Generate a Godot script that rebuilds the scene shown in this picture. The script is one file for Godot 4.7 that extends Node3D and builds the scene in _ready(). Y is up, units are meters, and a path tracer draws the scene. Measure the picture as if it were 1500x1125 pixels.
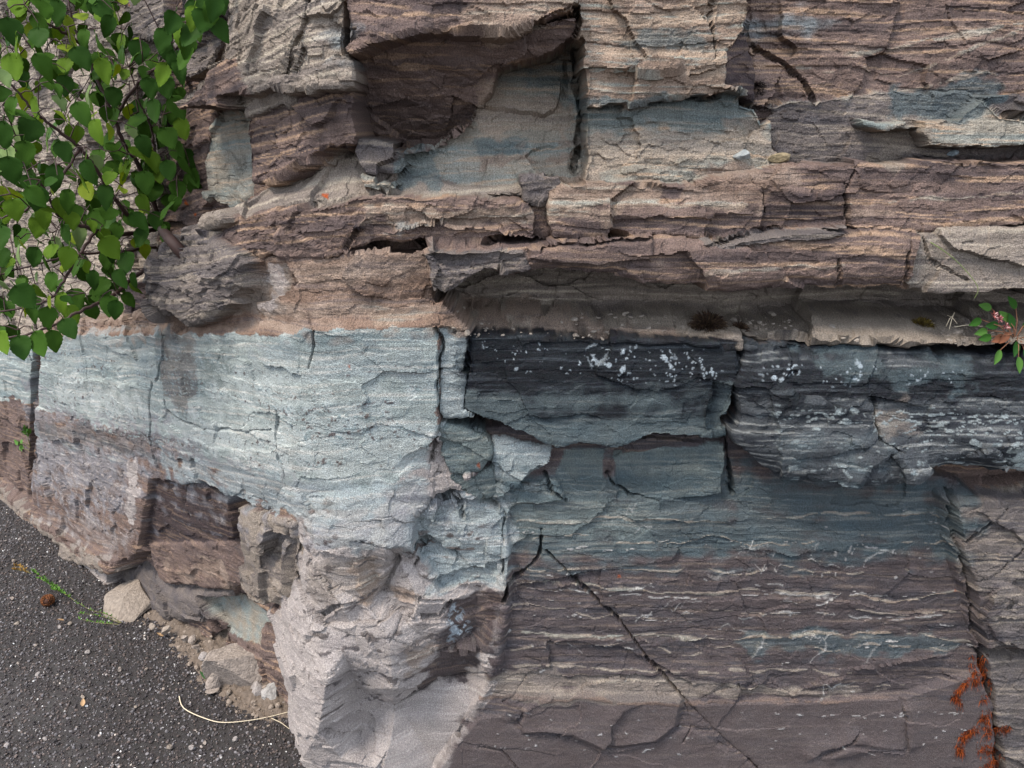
extends Node3D
# A layered roadside rock cut with a small tree growing from a crevice, seen from the road edge.

# ---------- camera numbers (photograph 1500 x 1125) ----------
const EYE := Vector3(0, 1.5, 0)
const PITCH := 17.0
const FOCAL := 1206.0
var sp := sin(deg_to_rad(PITCH))
var cp := cos(deg_to_rad(PITCH))

# ---------- plan of the cliff: a straight face, a rounded corner, a face that runs back to the left ----------
const CX := -0.30
const CZ := -1.93
const CR := 0.30
const QA := 0.7435
var LDIR := Vector2(-cos(QA), -sin(QA))
var LNOR := Vector2(-sin(QA), cos(QA))

var US := PackedFloat32Array()
var VS := PackedFloat32Array()
var NU := 0
var NV := 0
var D := PackedFloat32Array()
var KR := PackedFloat32Array()
var KG := PackedFloat32Array()
var KB := PackedFloat32Array()
var REG := PackedInt32Array()
var LAM := PackedFloat32Array()
var FAC := PackedFloat32Array()
var WU := PackedFloat32Array()
var WV := PackedFloat32Array()
var N1 := PackedFloat32Array()
var N2 := PackedFloat32Array()
var N3 := PackedFloat32Array()
var BED := PackedFloat32Array()
var OU := PackedFloat32Array()
var OV := PackedFloat32Array()
var region_names: Array = []
var region_mats: Array = []
var cliff: Node3D
var M := {}
var rng := RandomNumberGenerator.new()
var t0 := 0

func stage(s: String) -> void:
	print(s, " ", Time.get_ticks_msec() - t0, " ms")

# ---------- small helpers ----------
func nz(seed_: int, freq: float, oct := 3, kind := FastNoiseLite.TYPE_SIMPLEX_SMOOTH) -> FastNoiseLite:
	var n := FastNoiseLite.new()
	n.seed = seed_
	n.noise_type = kind
	n.frequency = freq
	n.fractal_type = FastNoiseLite.FRACTAL_FBM if oct > 1 else FastNoiseLite.FRACTAL_NONE
	n.fractal_octaves = oct
	return n

func lin(r: float, g: float, b: float) -> Color:
	return Color(r / 255.0, g / 255.0, b / 255.0).srgb_to_linear()

func hash1(a: int, b: int) -> float:
	var h: int = (a * 374761393 + b * 668265263) & 0x7fffffff
	h = ((h ^ (h >> 13)) * 1274126177) & 0x7fffffff
	h = h ^ (h >> 16)
	return float(h & 0xffff) / 65535.0

func plan(x: float, z: float) -> Vector2:
	var rx := x - CX
	var rz := z - CZ
	if rx >= 0.0:
		return Vector2(rx, rz - CR)
	var s := rx * LDIR.x + rz * LDIR.y
	if s > 0.0:
		return Vector2(-CR * QA - s, rx * LNOR.x + rz * LNOR.y - CR)
	return Vector2(-CR * atan2(-rx, rz), sqrt(rx * rx + rz * rz) - CR)

func wall_normal(u: float) -> Vector3:
	if u >= 0.0:
		return Vector3(0, 0, 1)
	var phi: float = minf(-u / CR, QA)
	return Vector3(-sin(phi), 0, cos(phi))

func wall_point(u: float, v: float, d: float) -> Vector3:
	var n := wall_normal(u)
	var p := Vector3(CX, v, CZ) + n * (CR + d)
	if u >= 0.0:
		p.x += u
	elif u < -CR * QA:
		var s := -CR * QA - u
		p.x += LDIR.x * s
		p.z += LDIR.y * s
	return p

func ray(px: float, py: float) -> Vector3:
	var dx := (px - 750.0) / FOCAL
	var dy := -(py - 562.5) / FOCAL
	return Vector3(dx, dy * cp - sp, -cp - dy * sp)

# where the sight line through a point of the photograph meets the cliff, pushed out by d: (metres along, height)
func trace(px: float, py: float, d: float) -> Vector2:
	var r := ray(px, py)
	var a := 0.6
	var b := 9.0
	var t := a
	while t < b:
		var q := EYE + r * t
		if plan(q.x, q.z).y < d:
			break
		t += 0.1
	a = t - 0.1
	b = t
	for k in 18:
		var m := (a + b) * 0.5
		var q := EYE + r * m
		if plan(q.x, q.z).y < d:
			b = m
		else:
			a = m
	var e := EYE + r * b
	return Vector2(plan(e.x, e.z).x, e.y)

func ui(u: float) -> int:
	return clampi(US.bsearch(u), 0, NU - 1)

func vi(v: float) -> int:
	return clampi(VS.bsearch(v), 0, NV - 1)

func depth_at(u: float, v: float) -> float:
	return D[vi(v) * NU + ui(u)]

# the same on the surface as it has been shaped so far
func onto(px: float, py: float) -> Vector3:
	var r := ray(px, py)
	var t := 0.9
	while t < 9.0:
		var q := EYE + r * t
		var c := plan(q.x, q.z)
		if c.y < depth_at(c.x, q.y):
			break
		t += 0.01
	return EYE + r * (t - 0.003)

func onto_uv(px: float, py: float) -> Vector2:
	var p := onto(px, py)
	return Vector2(plan(p.x, p.z).x, p.y)

func ground_at(px: float, py: float, y := 0.0) -> Vector3:
	var r := ray(px, py)
	return EYE + r * ((y - EYE.y) / r.y)

func pts(s: String) -> PackedVector2Array:
	var a := PackedVector2Array()
	for w in s.split(" ", false):
		var c := w.split(",")
		a.append(Vector2(float(c[0]), float(c[1])))
	return a

# ---------- palettes: main colour, second, accent (as seen under even light), grain strength ----------
var PAL := {
	"purple": [lin(135, 114, 105), lin(103, 89, 86), lin(178, 148, 124)],
	"purple_dark": [lin(94, 80, 78), lin(68, 60, 62), lin(136, 114, 98)],
	"purple_grey": [lin(129, 118, 112), lin(101, 94, 94), lin(160, 146, 132)],
	"tan": [lin(188, 164, 143), lin(154, 131, 115), lin(166, 166, 155)],
	"tan_grey": [lin(168, 153, 139), lin(136, 124, 116), lin(188, 174, 156)],
	"tan_teal": [lin(172, 162, 147), lin(146, 152, 147), lin(192, 165, 140)],
	"teal": [lin(124, 132, 129), lin(102, 113, 114), lin(152, 150, 141)],
	"teal_dark": [lin(99, 109, 111), lin(77, 91, 96), lin(132, 135, 130)],
	"teal_pale": [lin(170, 176, 174), lin(144, 154, 156), lin(196, 192, 185)],
	"silver": [lin(180, 187, 182), lin(136, 149, 150), lin(206, 203, 194)],
	"lavender": [lin(160, 155, 156), lin(138, 134, 138), lin(184, 178, 173)],
	"chalk": [lin(200, 203, 197), lin(176, 183, 181), lin(214, 209, 200)],
	"dark": [lin(36, 39, 45), lin(26, 27, 32), lin(74, 80, 86)],
	"dark_grey": [lin(86, 89, 92), lin(56, 59, 65), lin(150, 150, 147)],
	"rust": [lin(148, 122, 106), lin(170, 148, 132), lin(116, 102, 98)],
	"white": [lin(192, 180, 173), lin(168, 157, 152), lin(208, 199, 192)],
	"slate": [lin(103, 91, 90), lin(81, 76, 79), lin(136, 119, 108)],
	"slate_plain": [lin(112, 99, 97), lin(100, 90, 89), lin(126, 112, 104)],
	"earth": [lin(156, 142, 128), lin(128, 116, 105), lin(178, 164, 149)],
	"brown_earth": [lin(110, 96, 84), lin(86, 76, 68), lin(134, 120, 106)],
	"lichen_white": [lin(205, 212, 216), lin(180, 190, 196), lin(215, 220, 222)],
	"lichen_black": [lin(30, 29, 30), lin(24, 23, 24), lin(40, 38, 38)],
	"lichen_orange": [lin(200, 92, 30), lin(180, 80, 30), lin(214, 110, 40)],
	"vein_glint": [lin(196, 190, 184), lin(176, 172, 170), lin(210, 206, 200)],  # pale mineral, also the glints painted on the slate
}

# stripe: 1 = thin-bedded, 0 = massive and only blotched
func pal_color(p: Array, i: int, stripe: float) -> Color:
	var a: float = clampf((N1[i] * stripe + N3[i] * (1.0 - stripe)) * 1.5 + 0.42, 0.0, 1.0)
	var c: Color = p[0].lerp(p[1], a)
	var s: float = N2[i]
	if s > 0.18:
		c = c.lerp(p[2], minf((s - 0.18) * 4.0, 1.0) * stripe)
	return c

# ---------- shaping the cliff ----------
func make_grid() -> void:
	var u := -6.0
	while u < 4.5:
		US.append(u)
		var st := 0.003
		if u < -3.5:
			st = maxf(0.008, (-3.5 - u) * 0.12)
		elif u < -1.6:
			st = 0.0075
		elif u < -0.5:
			st = 0.005
		elif u > 1.5:
			st = maxf(0.004, (u - 1.5) * 0.12)
		u += st * RES
	var v := -0.12
	while v < 5.0:
		VS.append(v)
		v += (0.0031 if v < 2.02 else maxf(0.006, (v - 2.02) * 0.14)) * RES
	NU = US.size()
	NV = VS.size()
	var n := NU * NV
	D.resize(n); KR.resize(n); KG.resize(n); KB.resize(n); LAM.resize(n); FAC.resize(n)
	WU.resize(n); WV.resize(n); N1.resize(n); N2.resize(n); N3.resize(n); BED.resize(n); REG.resize(n)
	var w1 := nz(3, 9.0, 3)
	var w2 := nz(4, 9.0, 3)
	var nb := nz(5, 1.3, 3)
	var nl := nz(6, 1.0, 4)
	var nf := nz(7, 1.0, 3)
	var ni := nz(8, 14.0, 4)
	region("rock_face", "rock")
	for j in NV:
		var vv := VS[j]
		for i in NU:
			var k := j * NU + i
			var uu := US[i]
			WU[k] = w1.get_noise_2d(uu, vv) * 0.017
			WV[k] = w2.get_noise_2d(uu, vv) * 0.013
			var b := vv + 0.14 * maxf(0.0, -uu) + 0.024 * nb.get_noise_2d(uu, vv * 1.6) + WV[k] * 0.12
			BED[k] = b
			N1[k] = nl.get_noise_2d(uu * 1.7, b * 26.0)
			N2[k] = nf.get_noise_2d(uu * 2.4 + 40.0, b * 95.0)
			N3[k] = ni.get_noise_2d(uu, vv)
			D[k] = -0.05 - 0.06 * vv
			LAM[k] = 1.0
			FAC[k] = 1.0
	var p: Array = PAL["purple"]
	for k in n:
		var c := pal_color(p, k, 0.8)
		KR[k] = c.r; KG[k] = c.g; KB[k] = c.b

const RES := 0.86
const FACET := {"skin": true, "edge": 0.004, "warp": 0.3}

func region(called: String, mat: String) -> int:
	region_names.append(called)
	region_mats.append(mat)
	return region_names.size() - 1

# signed distance (inside positive) from a point to a closed outline
func sdist(poly: PackedVector2Array, x: float, y: float) -> float:
	var best := 1e9
	var inside := false
	var n := poly.size()
	var ax := poly[n - 1].x
	var ay := poly[n - 1].y
	for i in n:
		var bx := poly[i].x
		var by := poly[i].y
		var ex := bx - ax
		var ey := by - ay
		var wx := x - ax
		var wy := y - ay
		var t := clampf((wx * ex + wy * ey) / (ex * ex + ey * ey + 1e-12), 0.0, 1.0)
		var qx := wx - ex * t
		var qy := wy - ey * t
		best = minf(best, qx * qx + qy * qy)
		if (ay > y) != (by > y) and x < ax + (y - ay) / (by - ay) * ex:
			inside = not inside
		ax = bx
		ay = by
	return sqrt(best) if inside else -sqrt(best)

# one block of the cliff: its outline, palette, how far it stands out (d at its middle, gx and gy per 100 photo pixels
# across and down), edge softness, lamination, facets; joint = groove round it
func block(called: String, mat: String, pal: String, d: float, gx: float, gy: float, lam: float, fac: float, outline: String, opt := {}) -> void:
	var pp := pts(outline)
	var mid := Vector2.ZERO
	for p in pp:
		mid += p
	mid /= pp.size()
	var poly := PackedVector2Array()
	var ds: Array = []
	for p in pp:
		var dd := d + gx * (p.x - mid.x) / 100.0 + gy * (p.y - mid.y) / 100.0
		ds.append(dd)
		poly.append(trace(p.x, p.y, dd))
	# plane through the outline by least squares
	var c := Vector2.ZERO
	for p in poly:
		c += p
	c /= poly.size()
	var suu := 1e-9; var suv := 0.0; var svv := 1e-9; var sud := 0.0; var svd := 0.0; var dm := 0.0
	for i in poly.size():
		dm += ds[i]
	dm /= poly.size()
	for i in poly.size():
		var q: Vector2 = poly[i] - c
		var e: float = ds[i] - dm
		suu += q.x * q.x; suv += q.x * q.y; svv += q.y * q.y; sud += q.x * e; svd += q.y * e
	var det := suu * svv - suv * suv
	var pu := (sud * svv - svd * suv) / det
	var pv := (svd * suu - sud * suv) / det
	var edge: float = opt.get("edge", 0.004)
	var joint: float = opt.get("joint", 0.004)
	var jw: float = opt.get("jw", 0.0032)
	var bevel: float = opt.get("bevel", 0.003)
	var bw: float = opt.get("bw", 0.012)
	var mix: float = opt.get("mix", 0.0)
	var stripe: float = opt.get("stripe", clampf(lam * 1.3 + 0.05, 0.1, 1.0))
	var skin: bool = opt.get("skin", false)
	var keep: bool = opt.get("keep", false)
	var wk: float = opt.get("warp", 0.65)
	var id := -1 if keep else region(called, mat)
	var p3: Array = PAL[pal] if pal != "" else []
	var lo := poly[0]
	var hi := poly[0]
	for p in poly:
		lo = lo.min(p)
		hi = hi.max(p)
	var pad := 0.03 + edge
	var i0 := ui(lo.x - pad)
	var i1 := ui(hi.x + pad)
	var j0 := vi(lo.y - pad)
	var j1 := vi(hi.y + pad)
	var reach := maxf(maxf(jw, edge), maxf(bw, mix * 1.6))
	for tj in range(j0, j1 + 1, 8):
		for ti in range(i0, i1 + 1, 8):
			var te := mini(ti + 7, i1)
			var tf := mini(tj + 7, j1)
			var cu := (US[ti] + US[te]) * 0.5
			var cw := (VS[tj] + VS[tf]) * 0.5
			var far := Vector2(US[te] - cu, VS[tf] - cw).length() + 0.02 * wk
			var sc := sdist(poly, cu, cw)
			if sc < -far - reach:
				continue
			var deep := sc > far + reach
			for j in range(tj, tf + 1):
				for i in range(ti, te + 1):
					var k := j * NU + i
					var x := US[i] + WU[k] * wk
					var y := VS[j] + WV[k] * wk
					var s := 1.0
					if not deep:
						s = sdist(poly, x, y)
					if s < -jw and s < -edge:
						continue
					var w := clampf((1.0 if mix > 0.0 else 0.5) + s / edge, 0.0, 1.0)
					if skin:
						if w > 0.5:
							REG[k] = id
							if opt.has("calm"):
								LAM[k] = lam
								FAC[k] = fac
						continue
					if w > 0.0:
						var h := dm + pu * (x - c.x) + pv * (y - c.y)
						if s < bw:
							var r := 1.0 - maxf(s, 0.0) / bw
							h -= bevel * r * r
						D[k] = lerpf(D[k], h, w)
						LAM[k] = lerpf(LAM[k], lam, w)
						FAC[k] = lerpf(FAC[k], fac, w)
						if w > 0.5 if mix == 0.0 else s + N3[k] * mix + N1[k] * mix * 0.6 > 0.0:
							if id >= 0:
								REG[k] = id
							if pal != "":
								var col := pal_color(p3, k, stripe)
								KR[k] = col.r; KG[k] = col.g; KB[k] = col.b
					if absf(s) < jw:
						D[k] -= joint * (1.0 - absf(s) / jw)

# a broken corner: flat facets spanned between measured points (photo x, photo y, how far it stands out), inside an outline
func broken(outline: String, d: float, points: Array) -> void:
	var clip := PackedVector2Array()
	for p in pts(outline):
		clip.append(trace(p.x, p.y, d))
	var flat := PackedVector2Array()
	var q := PackedVector2Array()
	for p in points:
		flat.append(Vector2(p[0], p[1]))
		q.append(trace(p[0], p[1], p[2]))
	var tri := Geometry2D.triangulate_delaunay(flat)
	for t in range(0, tri.size(), 3):
		var a := q[tri[t]]
		var b := q[tri[t + 1]]
		var c := q[tri[t + 2]]
		var da: float = points[tri[t]][2]
		var db: float = points[tri[t + 1]][2]
		var dc: float = points[tri[t + 2]][2]
		var det := (b.x - a.x) * (c.y - a.y) - (c.x - a.x) * (b.y - a.y)
		if absf(det) < 1e-9:
			continue
		var lo := a.min(b).min(c) - Vector2(0.006, 0.006)
		var hi := a.max(b).max(c) + Vector2(0.006, 0.006)
		for j in range(vi(lo.y), vi(hi.y) + 1):
			for i in range(ui(lo.x), ui(hi.x) + 1):
				var k := j * NU + i
				var x := US[i] + WU[k] * 0.12
				var y := VS[j] + WV[k] * 0.12
				var wb := ((x - a.x) * (c.y - a.y) - (c.x - a.x) * (y - a.y)) / det
				var wc := ((b.x - a.x) * (y - a.y) - (x - a.x) * (b.y - a.y)) / det
				if wb < 0.0 or wc < 0.0 or wb + wc > 1.0:
					continue
				var s := sdist(clip, x, y)
				if s < -0.02:
					continue
				D[k] = lerpf(D[k], da + wb * (db - da) + wc * (dc - da), clampf(1.0 + s / 0.02, 0.0, 1.0))

# a change of colour only: a bed, a stain, a lichen patch or painted shade; cover 1 = solid, less = broken up by grain
func stain_shade(pal: String, outline: String, soft := 0.02, cover := 1.0, strength := 1.0, wk := 1.6) -> void:
	var poly := PackedVector2Array()
	for p in pts(outline):
		poly.append(onto_uv(p.x, p.y))
	var p3: Array = PAL[pal]
	var lo := poly[0]
	var hi := poly[0]
	for p in poly:
		lo = lo.min(p)
		hi = hi.max(p)
	var pad := soft + 0.03
	var j1 := vi(hi.y + pad)
	var i0 := ui(lo.x - pad)
	var i1 := ui(hi.x + pad)
	for j in range(vi(lo.y - pad), j1 + 1):
		var rest := 0.0
		var held := 0
		for i in range(i0, i1 + 1):
			var k := j * NU + i
			# far from the outline the distance needs no fresh reckoning at every point
			var s := rest
			if held > 0:
				held -= 1
			else:
				s = sdist(poly, US[i] + WU[k] * wk, VS[j] + WV[k] * wk)
				rest = s
				if absf(s) > soft + 0.08:
					held = 6
			if s < -soft:
				continue
			var f := clampf(s / soft, -1.0, 1.0)
			var g := f * 0.5 + N3[k] * 0.55 + N1[k] * 0.5 + (cover - 0.5)
			var w := clampf(g * (4.0 if soft < 0.05 else 1.7), 0.0, 1.0) * strength
			if w > 0.0:
				var col := pal_color(p3, k, 0.6)
				KR[k] = lerpf(KR[k], col.r, w); KG[k] = lerpf(KG[k], col.g, w); KB[k] = lerpf(KB[k], col.b, w)

# a thin band of another mineral, or a painted glint, along a line
func vein_glint(pal: String, line: String, width: float, strength := 0.8, gaps := 0.1) -> void:
	var pl := PackedVector2Array()
	for p in pts(line):
		pl.append(onto_uv(p.x, p.y))
	var p3: Array = PAL[pal]
	for s in pl.size() - 1:
		var a := pl[s]
		var e := pl[s + 1] - a
		var lo := a.min(pl[s + 1]) - Vector2(0.03, 0.03)
		var hi := a.max(pl[s + 1]) + Vector2(0.03, 0.03)
		var l2 := e.length_squared() + 1e-12
		for j in range(vi(lo.y), vi(hi.y) + 1):
			for i in range(ui(lo.x), ui(hi.x) + 1):
				var k := j * NU + i
				var x := US[i] + WU[k] * 0.5 - a.x
				var y := VS[j] + WV[k] * 0.8 - a.y
				var t := (x * e.x + y * e.y) / l2
				if t < 0.0 or t > 1.0:
					continue
				var dist := absf(x * e.y - y * e.x) / sqrt(l2)
				var ww := width * (0.8 + 1.3 * N3[k])
				if dist < ww and N3[k] > -0.45 + gaps and N1[k] > -0.5 + gaps:
					var w := strength * minf((1.0 - dist / ww) * 2.0, 1.0)
					var col: Color = p3[0].lerp(p3[2], clampf(N2[k] + 0.5, 0.0, 1.0))
					KR[k] = lerpf(KR[k], col.r, w); KG[k] = lerpf(KG[k], col.g, w); KB[k] = lerpf(KB[k], col.b, w)
					D[k] += 0.0015 * w

# small pale or dark crusts and painted glints scattered over an area: only where a fine noise runs high
func flecks(pal: String, outline: String, amount: float, fu: float, fv: float, proud := 0.0008) -> void:
	var poly := PackedVector2Array()
	for p in pts(outline):
		poly.append(onto_uv(p.x, p.y))
	var nn := nz(int(amount * 1000.0) + poly.size(), 1.0, 3)
	var p3: Array = PAL[pal]
	var lo := poly[0]
	var hi := poly[0]
	for p in poly:
		lo = lo.min(p)
		hi = hi.max(p)
	for j in range(vi(lo.y), vi(hi.y) + 1):
		for i in range(ui(lo.x), ui(hi.x) + 1):
			var k := j * NU + i
			var q := nn.get_noise_2d(US[i] * fu + WU[k] * fu, BED[k] * fv + WV[k] * fv)
			q += (0.45 * N1[k] - 0.06) if fu != fv else (0.5 * N3[k])
			if q < 0.5 - amount:
				continue
			var s := sdist(poly, US[i] + WU[k], VS[j] + WV[k])
			if s < 0.0:
				continue
			var w := clampf((q - 0.5 + amount) * 9.0, 0.0, 1.0) * clampf(s / 0.03, 0.0, 1.0)
			if w < 0.35:
				continue
			var col: Color = p3[0].lerp(p3[1], clampf(N3[k] + 0.5, 0.0, 1.0))
			KR[k] = lerpf(KR[k], col.r, w); KG[k] = lerpf(KG[k], col.g, w); KB[k] = lerpf(KB[k], col.b, w)
			D[k] += proud * w

# an open joint or crack along a line
func crack(line: String, width: float, deep: float, wk := 0.6) -> void:
	var pl := PackedVector2Array()
	for p in pts(line):
		pl.append(onto_uv(p.x, p.y))
	for s in pl.size() - 1:
		var a := pl[s]
		var b := pl[s + 1]
		var lo := a.min(b) - Vector2(0.04, 0.04)
		var hi := a.max(b) + Vector2(0.04, 0.04)
		var e := b - a
		var l2 := e.length_squared() + 1e-12
		for j in range(vi(lo.y), vi(hi.y) + 1):
			for i in range(ui(lo.x), ui(hi.x) + 1):
				var k := j * NU + i
				var x := US[i] + WU[k] * wk - a.x
				var y := VS[j] + WV[k] * wk - a.y
				var t := (x * e.x + y * e.y) / l2
				if t < -0.02 or t > 1.0:
					continue
				t = clampf(t, 0.0, 1.0)
				var dist := sqrt((x - e.x * t) * (x - e.x * t) + (y - e.y * t) * (y - e.y * t))
				var al := (s + t) * 5.0
				var ww := width * 0.72 * (0.72 + 0.22 * sin(al) + 0.15 * sin(al * 2.7 + 1.0))
				ww = maxf(ww, 0.0034 if a.x > -0.5 else 0.005)
				if dist < ww:
					D[k] -= deep * 0.8 * (1.0 - dist / ww)

# a spall: on one side of the line (its right hand going along it) the skin stands proud by h and runs out over `reach`
func spall(line: String, h: float, reach: float, wk := 0.8) -> void:
	var pl := PackedVector2Array()
	for p in pts(line):
		pl.append(onto_uv(p.x, p.y))
	var lo := pl[0]
	var hi := pl[0]
	for p in pl:
		lo = lo.min(p)
		hi = hi.max(p)
	var pad := reach * 2.0
	var nseg := pl.size() - 1
	for j in range(vi(lo.y - pad), vi(hi.y + pad) + 1):
		for i in range(ui(lo.x - pad), ui(hi.x + pad) + 1):
			var k := j * NU + i
			var x := US[i] + WU[k] * wk
			var y := VS[j] + WV[k] * wk
			var best := 1e9
			var side := 0.0
			var tt := 0.0
			for s in nseg:
				var a := pl[s]
				var ex := pl[s + 1].x - a.x
				var ey := pl[s + 1].y - a.y
				var wx := x - a.x
				var wy := y - a.y
				var t := clampf((wx * ex + wy * ey) / (ex * ex + ey * ey + 1e-12), 0.0, 1.0)
				var qx := wx - ex * t
				var qy := wy - ey * t
				var q := qx * qx + qy * qy
				if q < best:
					best = q
					side = ex * wy - ey * wx
					tt = (s + t) / nseg
			if side < 0.0:
				var dd := sqrt(best) / reach
				if dd < 2.0:
					var ends := clampf(minf(tt, 1.0 - tt) * 6.0, 0.0, 1.0)
					D[k] += h * ends * exp(-dd * dd * 1.6)

# last: thin beds, chipped facets and grain
var TJ := PackedFloat32Array()
var TK := PackedFloat32Array()
var TH := PackedFloat32Array()
var TG := PackedFloat32Array()
var TF := PackedFloat32Array()

func tables() -> void:
	var r := RandomNumberGenerator.new()
	r.seed = 5
	for i in 65536:
		TJ.append(0.5 + r.randf_range(-0.42, 0.42))
		TK.append(0.5 + r.randf_range(-0.42, 0.42))
		TH.append(r.randf_range(-0.5, 0.5))
		TG.append(r.randf_range(-0.9, 0.9))
		TF.append(r.randf_range(-0.9, 0.9))

# planes that meet in edges: each cell of scattered points carries its own tilted plane
func facets(x: float, y: float) -> float:
	var ix := floori(x - 0.5)
	var iy := floori(y - 0.5)
	var best := 1e9
	var bk := 0
	var bx := 0.0
	var by := 0.0
	for e in 4:
		var gx := ix + (e & 1)
		var gy := iy + (e >> 1)
		var k := ((gy & 255) << 8) | (gx & 255)
		var dx := x - gx - TJ[k]
		var dy := y - gy - TK[k]
		var q := dx * dx + dy * dy
		if q < best:
			best = q
			bk = k
			bx = dx
			by = dy
	return TH[bk] + bx * TG[bk] + by * TF[bk]

func roughen() -> void:
	tables()
	OU.resize(NU * NV)
	OV.resize(NU * NV)
	var D0 := D.duplicate()
	var n1 := nz(21, 30.0, 4)
	n1.fractal_type = FastNoiseLite.FRACTAL_RIDGED
	var n2 := nz(22, 3.0, 2)
	var n3 := nz(23, 9.0, 3)
	n3.fractal_type = FastNoiseLite.FRACTAL_RIDGED
	for j in NV:
		var vv := VS[j]
		for i in NU:
			var k := j * NU + i
			var uu := US[i]
			var b := BED[k]
			var lam := LAM[k]
			var fac := FAC[k]
			var h := 0.0
			# push out along the way the shaped surface faces, so that the sides of steps are chipped too
			var ia := maxi(i - 1, 0)
			var ib := mini(i + 1, NU - 1)
			var ja := maxi(j - 1, 0)
			var jb := mini(j + 1, NV - 1)
			var gu := clampf((D0[j * NU + ib] - D0[j * NU + ia]) / (US[ib] - US[ia]), -4.0, 4.0)
			var gv := clampf((D0[jb * NU + i] - D0[ja * NU + i]) / (VS[jb] - VS[ja]), -4.0, 4.0)
			var calm := 1.0 / (1.0 + gu * gu + gv * gv)
			lam *= calm
			if lam > 0.02:
				var sw := n2.get_noise_2d(uu, vv)
				var t1 := b * 44.0 + sw * 0.7
				var l1 := floori(t1)
				var f1 := t1 - l1
				var c1 := floori(uu * 4.0 + TH[l1 & 65535] * 9.0 + WU[k] * 90.0)
				var o1 := TH[(l1 * 7 + 3) & 65535] * 0.6 + TH[(l1 * 131 + c1 * 17) & 65535] * 0.6
				var t2 := b * 140.0 + sw * 1.5
				var l2 := floori(t2)
				var c2 := floori(uu * 11.0 + TH[(l2 + 500) & 65535] * 9.0 + WV[k] * 160.0)
				var o2 := TH[(l2 * 5 + 1) & 65535] * 0.5 + TH[(l2 * 57 + c2 * 29) & 65535] * 0.7
				h += lam * (o1 * 0.0042 - 0.0012 * f1 + o2 * 0.0022)
			if fac > 0.02:
				h += fac * (facets(uu * 6.0 + WU[k] * 9.0, vv * 11.0 + WV[k] * 9.0) * 0.021 + facets(uu * 25.0 + WU[k] * 16.0 + 90.0, vv * 42.0 + WV[k] * 16.0) * 0.0048)
				if fac > 1.0:
					h += (fac - 1.0) * facets(uu * 4.6 + WU[k] * 5.0 + 33.0, vv * 5.5 + WV[k] * 5.0 + 17.0) * 0.055
			var rough := 0.25 + 0.75 * fac
			h += n1.get_noise_2d(uu, vv * 1.7) * 0.0013 * rough + n3.get_noise_2d(uu, vv * 1.6) * 0.0022 * rough
			var sl := h / sqrt(1.0 + gu * gu + gv * gv)
			D[k] += sl
			OU[k] = clampf(-gu * sl, -0.012, 0.012)
			OV[k] = clampf(-gv * sl, -0.012, 0.012)
			# every stone varies a little in tone from patch to patch
			var tone := 1.0 + (0.30 * N3[k] + 0.2 * N2[k] * minf(1.0, lam * 1.6 + 0.15) + 0.12 * TH[(k * 7919) & 65535]) * calm
			KR[k] *= tone; KG[k] *= tone; KB[k] *= tone

func build_cliff() -> void:
	cliff = Node3D.new()
	cliff.name = "cliff"
	cliff.set_meta("kind", "structure")
	cliff.set_meta("label", "layered purple, tan and silver rock cliff with ledges and open cracks")
	cliff.set_meta("category", "cliff")
	add_child(cliff)
	var n := NU * NV
	var P := PackedVector3Array()
	P.resize(n)
	for j in NV:
		for i in NU:
			P[j * NU + i] = wall_point(US[i] + OU[j * NU + i], VS[j] + OV[j * NU + i], D[j * NU + i])
	var cells: Array = []
	for r in region_names.size():
		cells.append(PackedInt32Array())
	for j in NV - 1:
		for i in NU - 1:
			cells[REG[j * NU + i]].append(j * NU + i)
	var remap := PackedInt32Array()
	remap.resize(n)
	var stamp := PackedInt32Array()
	stamp.resize(n)
	for r in region_names.size():
		var cs: PackedInt32Array = cells[r]
		if cs.size() < 12:
			continue
		var pv := PackedVector3Array()
		var cv := PackedColorArray()
		var ix := PackedInt32Array()
		var q := PackedInt32Array([0, 0, 0, 0])
		for k in cs:
			q[0] = k; q[1] = k + 1; q[2] = k + NU + 1; q[3] = k + NU
			for e in 4:
				var w := q[e]
				if stamp[w] != r + 1:
					stamp[w] = r + 1
					remap[w] = pv.size()
					pv.append(P[w])
					cv.append(Color(KR[w], KG[w], KB[w]))
			var a := remap[q[0]]
			var b := remap[q[1]]
			var c := remap[q[2]]
			var d := remap[q[3]]
			if (i_par(k)):
				ix.append(a); ix.append(c); ix.append(b); ix.append(a); ix.append(d); ix.append(c)
			else:
				ix.append(a); ix.append(d); ix.append(b); ix.append(b); ix.append(d); ix.append(c)
		var arr := []
		arr.resize(Mesh.ARRAY_MAX)
		arr[Mesh.ARRAY_VERTEX] = pv
		arr[Mesh.ARRAY_COLOR] = cv
		arr[Mesh.ARRAY_INDEX] = ix
		var am := ArrayMesh.new()
		am.add_surface_from_arrays(Mesh.PRIMITIVE_TRIANGLES, arr)
		var o := MeshInstance3D.new()
		o.mesh = am
		o.name = region_names[r]
		o.material_override = M[region_mats[r]]
		cliff.add_child(o, true)

func i_par(k: int) -> bool:
	return hash1(k, 77) > 0.5

# ---------- materials ----------
func noise_tex(seed_: int, freq: float, lo: float, hi: float, size := 512) -> NoiseTexture2D:
	var t := NoiseTexture2D.new()
	t.width = size
	t.height = size
	t.seamless = true
	t.noise = nz(seed_, freq, 5)
	var g := Gradient.new()
	g.set_color(0, Color(lo, lo, lo))
	g.set_color(1, Color(hi, hi, hi))
	t.color_ramp = g
	return t

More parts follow.
